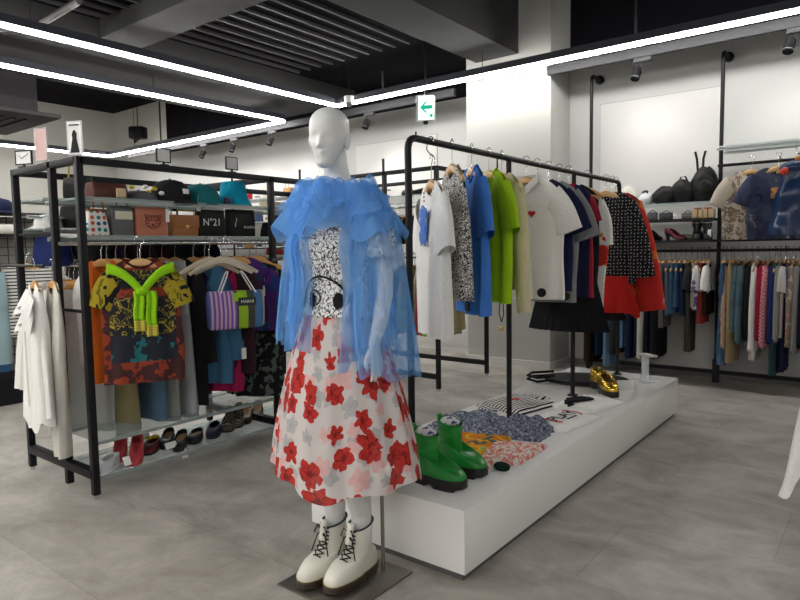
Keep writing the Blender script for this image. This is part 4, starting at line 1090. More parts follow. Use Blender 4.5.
drape('flowered_blouse', 'folded white blouse with dense pink and red flowers at the plinth edge', 'blouse', [(-1.50, 2.36), (-1.34, 2.62), (-1.35, 2.93), (-1.58, 2.78)], .035, patterned('pink_red', 'blotch', [(.62, .10, .06), (.70, .25, .20), (.74, .68, .62), (.08, .14, .08)], 42, th=.8, dist=.6), 9, .015)
p = fix(502, 470, Z=PZ)
t = tag(MB().ball((0, 0, .018), (.04, .03, .022), 16, 8).build('pompom', cloth('dark_green_wool', (.01, .03, .02)), None, (p.x, p.y, PZ - .002)), 'small dark woolly ball in front of the pink flowered blouse', 'pompom')
# striped tee, white tees
def flat_tee(label, o, rz, mat, w=.22, L=.34, h=.018, sl=.10, seed=0, cat='t-shirt', name='t_shirt'):
    t = thing(name, label, cat, (o[0], o[1], PZ), math.radians(rz))
    def fn(u, v):
        x = (u - .5) * 2 * w * (1 + .03 * math.sin(v * 9)); y = (v - .5) * L
        k = min(1, min(u, 1 - u, v, 1 - v) * 10); return Vector((x, y, .003 + (h + .006 * noise.noise(Vector((x * 12, y * 12, seed)))) * k))
    MB().grid(fn, 24, 20).build('body', mat, t, solid=.004)
    for s in (-1, 1):
        def f2(u, v, s=s):
            x = s * (w - .02 + sl * u); y = L / 2 - .02 - .16 * v * (1 - .15 * u) - .07 * u; k = min(1, min(u, 1 - u, v, 1 - v) * 8)
            return Vector((x, y, .003 + (h * .7 + .004 * noise.noise(Vector((x * 14, y * 14, seed)))) * k))
        MB().grid(f2, 8, 8).build('sleeve', mat, t, solid=.004)
    return t
ST = patterned('stripe_bw', 'stripes', [(.70, .69, .66), (.015, .015, .02)], 12, th=.55, rot=(0, 0, PI / 2))
a = flat_tee('black and white striped t-shirt with red heart lying flat on the plinth', (-1.88, 3.62), 78, ST, .20, .36, seed=2)
m = MB(); pts = [(.05 + .03 * math.sin(q) ** 3, .05 + .03 * (13 * math.cos(q) - 5 * math.cos(2 * q) - 2 * math.cos(3 * q) - math.cos(4 * q)) / 16, .024) for q in [2 * PI * k / 24 for k in range(24)]]
m.add(pts, [list(range(24))]); m.build('heart_patch', HEART, a, smooth=False, solid=.002)
a = flat_tee('white t-shirt printed with black lettering and red arcs, laid on the plinth edge', (-1.50, 3.42), 84, WHT, .21, .30, seed=4)
text_mesh('lettering', 'PLAY', .11, BLK, a, (.02, .0, .0285), (0, 0, math.radians(0)))
MB().box((.03, -.055, .028), (.10, .010, .002)).build('small_print', BLK, a)
for s in (-1, 1): MB().tube([(.02 + s * (.10 + .03 * math.cos(q)), .07 * math.sin(q), .027) for q in [-1.2 + i * .3 for i in range(9)]], .003, 6).build('red_arc', HEART, a)
a = flat_tee('plain white t-shirt with a black leather strap lying across it on the plinth', (-1.52, 3.88), 80, WHT, .20, .30, seed=6)
t = thing('leather_belt_bag', 'small black leather strap piece lying on the plain white t-shirt', 'strap', (-1.56, 3.84, PZ + .027), math.radians(60))
MB().box((0, 0, .008), (.20, .05, .014), bev=.006).build('pouch', BLK, t); MB().tube([(-.09, 0, .01), (-.13, -.03, .008), (-.10, -.07, .006), (-.15, -.09, .006)], .008, 6).build('strap', BLK, t); MB().tube([(.09, 0, .01), (.06, .05, .01), (-.06, .05, .01)], .007, 6).build('handle', BLK, t)
# round black bag
t = thing('tote_bag', 'large flat oval black leather bag with two handles lying near the plinth end', 'bag', (-1.80, 4.55, PZ), math.radians(20))
m = MB(); m.loft([ring((0, 0, z), .30 * k, .19 * k, 48) for z, k in ((.0, .95), (.008, 1), (.022, .99), (.032, .9), (.034, .6), (.034, .02))], True, True); m.build('body', plain('leather_black', (.008, .008, .008), .5, spec=.25), t)
for dz in (.0, .028): MB().tube([(-.22, -.08, .02 + dz), (-.34, -.16, .015 + dz), (-.42, -.06, .012 + dz), (-.40, .06, .012 + dz), (-.24, .10, .02 + dz)], .010, 8).build('handle', BLK, t)
MB().tube([(.30 * math.cos(q), .19 * math.sin(q), .024) for q in [2 * PI * k / 48 for k in range(49)]], .007, 6, False).build('rim', BLK, t)
# gold shoes
GOLD = plain('gold_leather', (.65, .42, .05), .22, .85, bump=.6, bscale=40)
def gold_shoe(x, y, rz, label):
    t = shoe('platform_shoe', label, (x, y, PZ), math.radians(rz), GOLD, RUB, RUB, L=.25, W=.095, st=.045, toe_h=.105, oc=.05, ol=.115, ow=.06, rim=.13, chunky=True, cat='shoe')
    m = MB(); [m.box((0, -.03 - .012 * k + .01, .112 - .004 * k), (.05, .008, .004)) for k in range(3)]; m.build('lace', RUB, t)
    for k in range(5):
        q = .3 + k * .6; MB().tube([(.03 * math.cos(q), .05 + .055 * math.sin(q), .128), (.036 * math.cos(q), .05 + .066 * math.sin(q), .152)], [.006, .001], 6).build('spike', GOLD, t)
    return t
gold_shoe(-1.505, 4.20, 40, 'metallic gold shoe with chunky black sole, the nearer one of the pair')
gold_shoe(-1.60, 4.36, 60, 'metallic gold shoe with chunky black sole, partly behind its mate')
t = tag(MB().box((0, 0, .03), (.11, .004, .075), rot=Matrix.Rotation(math.radians(-35), 3, 'X')).build('price_card', CARD, None, (-1.47, 4.45, PZ), math.radians(30)), 'small white price card propped behind the gold shoes', 'card')
# acrylic stand
p = fix(645, 381, Z=PZ)
t = thing('acrylic_stand', 'clear acrylic display stand at the far right corner of the plinth', 'display stand', (p.x, p.y, PZ), math.radians(-38))
MB().box((0, 0, .004), (.16, .13, .008), bev=.002).build('base', ACRYL, t); MB().box((0, 0, .10), (.065, .02, .19), bev=.002).build('upright', ACRYL, t); MB().box((.035, 0, .20), (.14, .06, .014), bev=.002).build('top_arm', plain('stand_white', (.5, .5, .48), .3), t)
# ------------------------------------------------------------------ bags and hats
TANL = plain('leather_tan', (.32, .12, .035), .5); SALM = plain('leather_salmon', (.50, .17, .10), .6); LBLK = plain('leather_black', (.008, .008, .008), .5, spec=.25); BRWN = plain('leather_brown', (.10, .03, .02), .5)
def bag(name, label, loc, rz, mat, w, h, d, flap=None, handle=None, hm=None, taper=.0, group=None, slouch=.0):
    t = thing(name, label, 'bag', loc, rz, group)
    rg = []
    for k, (z, s, q) in enumerate(((0, .96, .9), (.012, 1, 1), (h * .5, 1 - taper * .5 + slouch, 1), (h - .012, 1 - taper, .8), (h, .97 - taper, .7))):
        rg.append([Vector((math.copysign(abs(math.cos(a)) ** .25, math.cos(a)) * w / 2 * s, math.copysign(abs(math.sin(a)) ** .25, math.sin(a)) * d / 2 * q, z)) for a in [2 * PI * (j + .5) / 28 for j in range(28)]])
    MB().loft(rg, True, True, True).build('body', mat, t, sharp=50)
    if flap:
        MB().box((0, -d / 2 - .002, h * .70), (w * .97, .008, h * .62), bev=.003).build('flap', flap, t); MB().box((0, -d / 2 - .008, h * .44), (.025, .006, .02), bev=.002).build('clasp', plain('brass', (.55, .38, .12), .3, .9), t)
    if handle:
        for s in ((-1, 1) if handle > 1 else (-1,)):
            MB().tube([(-w * .25, s * d * .3, h * .96), (-w * .2, s * d * .3, h + .06), (0, s * d * .3, h + .09), (w * .2, s * d * .3, h + .06), (w * .25, s * d * .3, h * .96)], .005, 8).build('handle', hm or mat, t)
    return t
def cap(label, loc, rz, mat, r=.09, h=.11, brim=.075, cat='cap', deco=None, name='baseball_cap'):
    t = thing(name, label, cat, loc, rz)
    rg = [[Vector((r * k * math.cos(a), r * 1.08 * k * math.sin(a), z * h)) for a in [2 * PI * j / 28 for j in range(28)]] for k, z in ((1, 0), (1.01, .2), (.98, .45), (.85, .72), (.62, .90), (.3, .985), (.02, 1))]
    MB().loft(rg, True).build('crown', mat, t)
    if brim:
        MB().grid(lambda u, v: Vector((r * 1.0 * math.cos(PI * u) * (1 - .05 * v), -r * 1.0 * math.sin(PI * u) - brim * v * math.sin(PI * u) ** .7, .012 - .02 * v * (1 - abs(2 * u - 1)) - .018 * abs(math.cos(PI * u)) * v)), 20, 6).build('brim', mat, t, solid=.004)
    MB().ball((0, 0, h), .008, 8, 6).build('button', mat, t)
    if deco: MB().box((0, -r * 1.02, h * .45), (.05, .012, .03), bev=.004).build('badge', deco, t)
    return t
def bucket(label, loc, rz, mat, r=.085, h=.12, flare=.12):
    t = thing('bucket_hat', label, 'hat', loc, rz)
    MB().tube([(0, 0, h), (0, 0, h - .001), (0, 0, h - .012), (0, 0, .05), (0, 0, .0)], [.001, r * .72, r * .80, r, flare], 32, False).build('crown', mat, t)
    MB().tube([(0, 0, .048), (0, 0, .056)], r * 1.01, 32, False).build('band', mat, t)
    return t
# near rack, shelf at z 1.60 and 1.40 (fronts face +x)
FX = math.radians(90); SX = -3.44; Z1, Z2 = 1.601, 1.401
def ry(px, py=190): return fix(px, py, X=-3.38).y
DOT = patterned('dots_multi', 'dots', [(.72, .70, .66), (.02, .10, .25), (.55, .08, .04), (.02, .2, .22), (.5, .2, .05)], 30, th=.33, dist=.15)
bag('handbag', 'low brown leather handbag, first on the top shelf of the left rack', (SX, ry(112), Z1), FX, BRWN, .20, .085, .12, handle=0)
tag(MB().box((0, 0, .03), (.05, .02, .05), bev=.004).build('purse', plain('purse_beige', (.55, .40, .25), .6), None, (SX + .09, ry(118), Z1), FX), 'tiny beige purse in front of the low brown handbag', 'purse')
c = cap('flat grey cap trimmed with yellow ornaments between brown handbag and black cap', (SX - .02, ry(146), Z1), FX, plain('felt_grey', (.08, .08, .09), .9), .10, .06, .03)
for k, (a, b_) in enumerate(((-.08, .07), (-.01, .075), (.06, .07), (.09, .045), (.02, .05))): MB().ball((a, -.07 - .02 * (k % 2), b_), (.017, .014, .012), 10, 8).build('ornament', plain('yellow_felt', (.62, .48, .03), .8) if k % 2 == 0 else CARD, c)
cap('black baseball cap on the top shelf, between grey trimmed cap and teal hat', (SX - .0, ry(176), Z1), FX + .3, BLK, .11, .135, .07, deco=CARD)
cap('dark teal cap next to the turquoise bucket hat', (SX - .01, ry(207), Z1), FX - .2, cloth('teal_felt', (.012, .14, .15)), .115, .125, .03)
tag(MB().box((0, 0, .022), (.05, .03, .044), bev=.01).build('purse', plain('navy_leather', (.02, .025, .08), .5), None, (SX + .09, ry(224), Z1), FX), 'tiny navy purse between the teal cap and turquoise bucket hat', 'purse')
bucket('turquoise blue bucket hat, tallest hat on the top shelf of the left rack', (SX, ry(239), Z1), 0, cloth('turquoise', (.005, .28, .44)), .095, .155, .12)
# lower shelf
bag('pouch', 'white pouch with multicoloured dots, lying tilted against the front rack post', (SX, ry(101, 225), Z2), FX, DOT, .13, .13, .07, taper=.25)
bag('handbag', 'rust brown shoulder bag behind the dotted pouch', (SX - .10, ry(112, 225), Z2), FX, TANL, .12, .15, .06, handle=1)
b = bag('tote_bag', 'small grey tote bag with a cream label beside the dotted pouch', (SX, ry(126, 225), Z2), FX, plain('canvas_grey', (.13, .135, .13), .9), .125, .165, .08, handle=1)
MB().box((0, -.043, .112), (.10, .004, .045)).build('label_patch', plain('label_cream', (.66, .63, .5), .7), b)
b = bag('handbag', 'salmon pink handbag embossed with a tiger face', (SX + .02, ry(154, 225), Z2), FX, SALM, .195, .165, .06)
td = plain('leather_dark_red', (.20, .045, .025), .6); m = MB()
m.tube([(.045 * math.cos(a), -.033, .075 + .038 * math.sin(a) + .006 * abs(math.cos(a * 3))) for a in [2 * PI * k / 24 for k in range(25)]], .0026, 5, False)
for s in (-1, 1):
    m.tube([(s * .042, -.033, .095), (s * .050, -.033, .122), (s * .026, -.033, .110)], .003, 5); m.tube([(s * .010, -.033, .088), (s * .030, -.033, .094), (s * .026, -.033, .080)], .003, 5)
    m.tube([(s * .045, -.033, .072), (s * .022, -.033, .068)], .0028, 5); m.tube([(s * .040, -.033, .054), (s * .020, -.033, .057)], .0028, 5); m.tube([(0, -.033, .056), (s * .014, -.033, .046), (s * .020, -.033, .052)], .0028, 5)
    m.tube([(s * .012, -.033, .112), (s * .006, -.033, .098)], .0028, 5)
m.box((0, -.033, .062), (.016, .004, .012)); m.build('tiger_emblem', td, b)
b = bag('handbag', 'tan leather flap bag with yellow and black handle next to the salmon bag', (SX + .02, ry(187, 225), Z2), FX, TANL, .18, .125, .07, flap=TANL)
MB().tube([(-.08, .0, .12), (-.075, 0, .155), (.075, 0, .155), (.08, 0, .12)], .006, 6).build('handle', plain('handle_yellow', (.60, .33, .02), .6), b); MB().box((-.06, 0, .155), (.03, .014, .014)).build('handle_wrap', BLK, b)
b = bag('handbag', 'black handbag lettered N°21 in white on the left rack', (SX + .02, ry(214, 225), Z2), FX, LBLK, .195, .165, .06)
text_mesh('lettering', 'N°21', .062, CARD, b, (-.008, -.0335, .085), (PI / 2, 0, 0))
b = bag('handbag', 'glossy black handbag with small white letters at the right shelf end', (SX + .02, ry(244, 225), Z2), FX, LBLK, .215, .175, .06)
text_mesh('lettering', 'M A R N I', .024, CARD, b, (.055, -.0335, .06), (PI / 2, 0, 0)); MB().box((-.06, -.034, .09), (.008, .004, .06), rot=Matrix.Rotation(.2, 3, 'Y')).build('zip_pull', CHROME, b)
def swing(loc, rz, label, w=.03, h=.05):
    o = MB().box((0, 0, -h / 2), (w, .002, h)); o.tube([(0, 0, 0), (.0, .0, .05)], .0008, 4)
    return tag(o.build('price_tag', CARD, None, loc, rz), label, 'tag')
swing((SX + .075, ry(166, 215), Z2 + .155), FX, 'small white price tag between the salmon bag and tan bag', .022, .075)
swing((SX + .085, ry(196, 205), Z2 + .20), FX + .3, 'white price tag hanging over the tan flap bag corner', .035, .05)
# end of the rack (faces -y): black minis, navy bag, pale hat
p = fix(58, 195, Y=1.85); bag('handbag', 'small black bag with yellow chain on the end shelf behind the middle post', (-3.9, 1.86, 1.631), 0.3, LBLK, .17, .13, .09, handle=1, hm=plain('chain_gold', (.6, .42, .08), .35, .8))
bag('handbag', 'second small black bag on the end shelf, below the chained one', (-3.93, 1.85, 1.461), 0.2, LBLK, .2, .13, .09, handle=0)
cap('black and white cap hanging over the end shelf corner', (-4.0, 1.72, 1.461), .4, plain('white_cotton', (.72, .72, .70), .8), .075, .08, .06)
bag('tote_bag', 'large navy blue tote bag hanging in the left end of the rack', (-3.88, 1.68, 1.235), .1, cloth('navy_canvas', (.01, .02, .10)), .30, .17, .10, handle=0, taper=.2)
# background shoes on the second module shelves
for k, (yy, mt, lb) in enumerate(((3.02, (.50, .42, .28), 'cream low shoe on the top shelf right of the bucket hat'), (3.16, (.35, .2, .1), 'brown low shoe on the top shelf, nearest the mannequin shoulder'))):
    shoe('shoe', lb, (-3.5, yy, 1.601), FX, plain('shoe_a%d' % k, mt, .6), plain('sole_pale', (.6, .55, .45), .6), BRWN, L=.24, W=.085, rim=.055)
bag('handbag', 'black bow-shaped bag on the second shelf beside the rack post', (-3.46, 2.98, Z2), FX, BLK, .16, .10, .08, taper=.2)
bag('handbag', 'cream clutch bag with dark trim behind the mannequin shoulder', (-3.5, 3.2, Z2), FX, OFFW, .2, .12, .06, handle=1, hm=BLK)
shoe('shoe', 'dark red trainer hanging low behind the mannequin sleeve', (-3.45, 3.02, 1.262), FX, plain('shoe_red', (.35, .02, .02), .6), CARD, BLK, L=.22, W=.085, rim=.06)
attach(MB().box((0, 0, -.006), (.26, .6, .012)).build('shelf_tray', GLASS, None, (-3.5, 3.12, 1.26)), RACK1)
# sign holders on top of the rack
def sign(label, loc, rz, w, h, fcol, frame=BLACK, deco=None, lift=.02):
    t = thing('sign_holder', label, 'sign', loc, rz)
    MB().box((0, 0, lift + h / 2), (w, .006, h)).build('card', fcol, t)
    m = MB()
    for s in (-1, 1): m.box((s * w / 2, 0, lift + h / 2), (.006, .010, h + .006))
    for z in (0, h): m.box((0, 0, lift + z), (w, .010, .006))
    m.box((0, 0, .0055 + lift / 2), (.012, .008, max(.004, lift - .006))); m.box((0, 0, .003), (w * .5, .04, .006)); m.build('frame', frame, t)
    return t
TOPZ = 1.80
p = fix(26, 163, Y=1.6); s = sign('white card with a handwritten tick in a black frame on the far corner of the left rack', (p.x, 1.59, TOPZ), .35, .115, .075, CARD)
MB().tube([(-.03, -.005, .07), (-.015, -.005, .052), (.04, -.005, .078)], .002, 5).build('tick', plain('ink_grey', (.12, .12, .13), .6), s)
p = fix(44, 160, Y=1.6); sign('pale pink card standing on top of the left rack', (p.x, 1.59, TOPZ), .3, .085, .17, plain('card_pink', (.62, .42, .40), .6), ACRYL)
s = sign('clear-framed poster of a dark dress on the front corner of the left rack', (-3.40, 1.62, TOPZ), .45, .085, .17, CARD, ACRYL)
m = MB(); m.loft([[Vector((w_ * math.cos(a), -.005 - .001 * math.sin(a), z)) for a in [2 * PI * j / 16 for j in range(16)]] for w_, z in ((.028, .03), (.020, .07), (.012, .105), (.015, .125), (.005, .145))], True, True, True); m.build('dress_picture', BLK2, s); MB().box((0, -.005, .172), (.06, .002, .008)).build('caption', plain('ink_grey', (.12, .12, .13), .6), s)
GF = plain('frame_card', (.60, .60, .58), .5)
for px_, py_, lb in ((163, 172, 'small black-framed card above the black cap on the rack top'), (231, 178, 'small black-framed card above the turquoise bucket hat on the rack top')):
    p = fix(px_, py_, X=-3.34); sign(lb, (-3.33, p.y, TOPZ), FX, .085, .075, GF)

# ------------------------------------------------------------------ clothes on the near rack
def framed():
    m, n, l, p = nm('jungle_print'); p.inputs['Roughness'].default_value = .9
    tc = n.new('ShaderNodeTexCoord'); s = n.new('ShaderNodeSeparateXYZ'); l.new(tc.outputs['Object'], s.inputs[0])
    ax = _mth(n, l, 'ABSOLUTE', s.outputs[0])
    n1 = n.new('ShaderNodeTexNoise'); n1.inputs['Scale'].default_value = 15; n1.inputs['Detail'].default_value = 3; n1.inputs['Distortion'].default_value = 1.6; l.new(tc.outputs['Object'], n1.inputs['Vector'])
    leaf = _ramp(n, [(0, (.010, .010, .014)), (.50, (.012, .012, .02)), (.52, (.34, .27, .02)), (.565, (.02, .02, .015)), (.66, (.40, .30, .03))]); l.new(n1.outputs['Fac'], leaf.inputs[0])
    low = _mth(n, l, 'LESS_THAN', s.outputs[2], -.40); mxa = n.new('ShaderNodeMix'); mxa.data_type = 'RGBA'; l.new(low, mxa.inputs[0]); l.new(leaf.outputs[0], mxa.inputs[6])
    n2 = n.new('ShaderNodeTexNoise'); n2.inputs['Scale'].default_value = 16; l.new(tc.outputs['Object'], n2.inputs['Vector'])
    lo = _ramp(n, [(0, (.012, .014, .025)), (.60, (.01, .14, .16))]); l.new(n2.outputs['Fac'], lo.inputs[0]); l.new(lo.outputs[0], mxa.inputs[7])
    rust = _ramp(n, [(0, (.05, .012, .012)), (.45, (.26, .035, .012)), (.62, (.10, .02, .015))]); l.new(n2.outputs['Fac'], rust.inputs[0])
    b1 = _mth(n, l, 'GREATER_THAN', ax, .165); b1 = _mth(n, l, 'MULTIPLY', b1, _mth(n, l, 'LESS_THAN', ax, .24)); b2 = _mth(n, l, 'LESS_THAN', s.outputs[2], -.545); b3 = _mth(n, l, 'MULTIPLY', _mth(n, l, 'LESS_THAN', s.outputs[2], -.15), _mth(n, l, 'GREATER_THAN', s.outputs[2], -.20)); b4 = _mth(n, l, 'GREATER_THAN', s.outputs[2], -.055)
    bb = _mth(n, l, 'MAXIMUM', _mth(n, l, 'MAXIMUM', b1, b2), _mth(n, l, 'MAXIMUM', b3, b4))
    mx = n.new('ShaderNodeMix'); mx.data_type = 'RGBA'; l.new(bb, mx.inputs[0]); l.new(mxa.outputs[2], mx.inputs[6]); l.new(rust.outputs[0], mx.inputs[7]); l.new(mx.outputs[2], p.inputs['Base Color']); return m
JG = framed(); MAR = cloth('maroon', (.07, .012, .012))
LEAF = patterned('leaf_black', 'blotch', [(.012, .012, .016), (.36, .28, .02), (.14, .12, .01)], 11, th=.5, dist=1.5)
G2 = 'wooden hangers on the near black rack'
j = shirt(-3.19, 1.83, 1.372, math.radians(62), 'dark jungle-print sweater with rust borders and a lime scarf knotted over it', 'sweater', JG, None, hlabel='wooden hanger holding the jungle-print sweater', hgroup=G2, L=.66, W=.175, chest=.20, hem=.205, nd=.045, seed=31, smat=LEAF, s_L=.15, s_out=.34, s_r0=.08, s_r1=.075, collar=(MAR, 'rib'), fold=.008)
LIME = cloth('scarf_lime', (.28, .60, .012))
t = thing('scarf', 'lime green scarf with yellow striped ends tied around the jungle-print sweater', 'scarf', j.location.copy(), j.rotation_euler.z)
m = MB()
for s in (-1, 1):
    m.grid(lambda u, v, s=s: Vector((s * (.165 * (1 - u) + .0) + s * .02 * u * (v - .5), -.040 - .025 * math.sin(u * PI / 2) - .008 * math.sin(v * PI), -.035 + (-.125 - -.0) * u * u - .055 * (v) * (1 - .4 * u) + .018 * (1 - u))), 14, 6)
m.build('wrap', LIME, t, solid=.008)
MB().ball((0, -.072, -.165), (.030, .020, .024), 14, 10).build('knot', LIME, t)
SE = patterned('scarf_end', 'stripes', [(.60, .48, .08), (.42, .40, .05)], 22, th=.5, rot=(0, PI / 2, 0))
for s, ln in ((-1, .155), (1, .185)):
    x0 = s * .030 + .012
    MB().grid(lambda u, v, x0=x0, ln=ln: Vector((x0 + (u - .5) * .052 + .004 * math.sin(v * 6), -.068 - .006 * math.sin(u * 9), -.165 - ln * v)), 8, 10).build('tail', LIME, t, solid=.006)
    MB().grid(lambda u, v, x0=x0, ln=ln: Vector((x0 + (u - .5) * .055, -.069 - .006 * math.sin(u * 9), -.165 - ln - .058 * v)), 8, 4).build('tail_end', SE, t, solid=.007)
# striped market tote
def market():
    m, n, l, p = nm('market_stripes'); p.inputs['Roughness'].default_value = .6
    tc = n.new('ShaderNodeTexCoord'); s = n.new('ShaderNodeSeparateXYZ'); l.new(tc.outputs['Object'], s.inputs[0])
    u = _mth(n, l, 'MULTIPLY_ADD', s.outputs[0], 1 / .36, .5)
    st = [(0, (.10, .14, .42))]
    for i in range(6): st += [(.05 + i * .07, (.55, .40, .55)), (.085 + i * .07, (.20, .06, .36))]
    st += [(.47, (.035, .04, .035)), (.50, (.30, .50, .01)), (.66, (.045, .05, .045)), (.78, (.05, .16, .36)), (.93, (.50, .34, .25))]
    st[11:13] = st[11:13]
    r = _ramp(n, st); l.new(u, r.inputs[0]); l.new(r.outputs[0], p.inputs['Base Color']); return m
MK = market()
t = thing('market_tote', 'striped market tote in purple, lime, charcoal and blue hanging on the near rack', 'bag', (-3.16, 2.42, .84), math.radians(70))
rg = [[Vector((math.copysign(abs(math.cos(a)) ** .35, math.cos(a)) * .175 * s * (1 + .02 * math.sin(z * 40)), math.copysign(abs(math.sin(a)) ** .5, math.sin(a)) * .05 * q, z)) for a in [2 * PI * (k + .5) / 36 for k in range(36)]] for z, s, q in ((-.004, .90, .8), (.01, .97, 1), (.10, 1.0, 1.25), (.19, .99, .9), (.225, .97, .55))]
MB().loft(rg, True, True, True).build('body', MK, t, sharp=60)
MB().box((.0, -.052, .19), (.06, .004, .05)).build('lime_patch', plain('lime_patch', (.30, .52, .01), .6), t); MB().box((.055, -.054, .16), (.11, .004, .05)).build('label_patch', plain('label_charcoal', (.03, .033, .03), .6), t)
text_mesh('lettering', 'MARNI', .026, CARD, t, (.055, -.0575, .16), (PI / 2, 0, 0))
for s in (-1, 1): MB().tube([(-.10, s * .03, .21), (-.055, s * .028, .32), (-.045, s * .012, .345)], .0045, 6).build('handle', CARD, t); MB().tube([(.12, s * .03, .21), (.055, s * .028, .32), (.04, s * .012, .345)], .0045, 6).build('handle', CARD, t)
for k, (yy, th) in enumerate(((2.34, 70), (2.40, 66), (2.30, 78))):
    hanger(-3.18 - .03 * k, yy, 1.372, math.radians(th), ('ivory padded hanger holding the striped market tote', 'ivory padded hanger just behind the striped tote hanger', 'rearmost ivory padded hanger above the striped tote')[k], 'ivory padded hangers', IVORY, .19)
# inner rail garments: x = -3.60, seen through the rack
def inner(y, kind, mat, L, label, cat, th=0, hang='orange', x=-3.60, **kw):
    if kind == 's': return shirt(x, y, 1.372, math.radians(th), label, cat, mat, None, hang=hang, hgroup=G2, parent_parts=False, L=L, **kw)
    nme = cat.replace(' ', '_'); m = MB()
    if kind == 'p': panel_shape(m, kw.get('w0', .17), kw.get('w1', .18), L, .022, .012, int(y * 37), pleats=kw.get('pleats', 0))
    if kind == 't': trousers_shape(m, .18, L, .09, .025, int(y * 37))
    hanger(x, y, 1.372, math.radians(th), 'wooden hanger holding the ' + label, G2, WOODO)
    return tag(m.build(nme, mat, None, (x, y, 1.372 - .12), math.radians(th)), label, cat)
inner(1.70, 's', cloth('orange', (.62, .13, .015)), .66, 'bright orange blouse at the left end of the near rack', 'blouse', 62, x=-3.35, W=.085, chest=.085, hem=.085, neck=.05, sleeve=None)
inner(1.86, 's', WHT, .60, 'white t-shirt peeking out behind the jungle-print sweater', 't-shirt', 35, x=-3.50, W=.20)
inner(1.97, 's', cloth('rust', (.30, .06, .015)), .62, 'rust brown shirt behind the white t-shirt on the near rack', 'shirt', 20)
t = tag(MB(), None) if False else None
def low_trousers(y, mat, label, x=-3.6, z=.86, L=.52, w=.12):
    m = MB(); trousers_shape(m, w, L, .065, .025, int(y * 50)); return tag(m.build('trousers', mat, None, (x, y, z), .3), label, 'trousers')
inner(1.90, 't', cloth('khaki', (.23, .20, .10)), 1.02, 'khaki olive trousers hanging low beside the front rack post', 'trousers', 15, x=-3.68)
inner(2.05, 'p', cloth('dusty_blue', (.10, .17, .26)), .96, 'dusty blue long skirt under the jungle-print sweater', 'skirt', 10)
inner(2.13, 'p', cloth('sage', (.30, .33, .30)), .98, 'pale sage long garment under the jungle-print sweater', 'dress', 12)
inner(2.21, 'p', plain('satin_grey', (.36, .38, .40), .35), .98, 'silvery grey satin slip showing right of the jungle-print sweater', 'slip', 20, w1=.22)
inner(2.30, 's', BLK, .92, 'long black coat behind the market tote', 'coat', 10, sleeve='long')
inner(2.38, 's', cloth('steel_blue', (.06, .17, .30)), .80, 'steel blue cardigan strip beside the magenta coat', 'cardigan', 28, sleeve='long', x=-3.52)
inner(2.45, 's', cloth('magenta', (.36, .015, .09)), .86, 'magenta wool coat left of the market tote', 'coat', 28, sleeve='long', x=-3.50)
inner(2.52, 's', cloth('plum_brown', (.035, .015, .022)), .74, 'dark plum jacket behind the market tote', 'jacket', 15, x=-3.42)
inner(2.58, 's', patterned('navy_violet', 'blotch', [(.02, .03, .16), (.06, .02, .14), (.01, .07, .14)], 6), .48, 'deep blue and violet top just above the market tote', 'top', 55, x=-3.34)
inner(2.65, 'p', patterned('mustard_print', 'blotch', [(.012, .012, .015), (.36, .20, .02), (.05, .12, .10)], 10), .90, 'black skirt with mustard and green print under the market tote', 'skirt', 15)
inner(2.70, 'p', patterned('lattice', 'dots', [(.012, .012, .012), (.50, .42, .28)], 22, th=.36, dist=.1), .92, 'black and cream lattice-weave skirt below the market tote', 'skirt', 20, x=-3.48, w0=.13, w1=.13)
BEM = patterned('black_embroidered', 'blotch', [(.010, .010, .012), (.011, .011, .013), (.10, .13, .11)], 26, th=.4)
inner(2.78, 's', BLK, .80, 'black dress filling the right end of the near rack', 'dress', 25, x=-3.46)
inner(2.74, 'p', BEM, .92, 'black skirt embroidered with grey-green leaves near the rack post', 'skirt', 35, x=-3.34, w0=.14, w1=.17)
for k, (yy, c_, nm_) in enumerate(((2.95, (.45, .02, .10), 'hot pink cardigan just past the second rack post'), (3.03, (.50, .10, .02), 'burnt orange cardigan just past the second rack post'), (3.12, (.02, .02, .025), 'black blouse in the second bay of the near rack'), (3.22, (.30, .03, .03), 'dark red blouse in the second bay of the near rack'), (3.33, (.05, .05, .06), 'charcoal blouse in the second bay of the near rack'), (3.45, (.02, .03, .09), 'navy blouse in the second bay of the near rack'))):
    inner(yy, 's', cloth('bay2_%d' % k, c_), .60 + .1 * (k == 2), nm_, 'cardigan' if k < 2 else 'blouse', 12)
swing((-3.22, 2.70, 1.08), FX, 'white price tag on the black dress at the end of the near rack', .025, .07)
swing((-3.20, 2.50, .70), FX, 'white price tag hanging below the market tote', .035, .07)
tag(MB().box((0, 0, .0), (.10, .003, .075)).build('sign_card', CARD, None, (-3.31, 2.93, 1.20), FX), 'white information card beside the second rack post', 'card')
attach(MB().cyl((0, F0, 0), (0, F1, 0), .010, 8).build('hanging_bar', CHROME, None, (-3.96, 0, 1.52)), RACK1)
for k, (c_, nm_) in enumerate((((.012, .012, .014), 'black shirt'), ((.02, .022, .05), 'navy shirt'), ((.03, .015, .012), 'dark brown shirt'), ((.035, .035, .04), 'charcoal shirt'), ((.05, .012, .018), 'burgundy shirt'), ((.012, .03, .025), 'dark green shirt'), ((.015, .02, .035), 'midnight blue shirt'), ((.05, .045, .04), 'taupe shirt'), ((.02, .012, .03), 'aubergine shirt'))):
    shirt(-3.96, 1.93 + .10 * k, 1.531, math.radians(8), nm_ + ' on the rear bar of the left rack, behind the front row', 'shirt', cloth('rear_%d' % k, c_), None, hang='orange', hgroup=G2, parent_parts=False, L=.66, W=.15, chest=.165, hem=.165, neck=.07, sleeve='short', s_L=.16, n=36, rows=10)
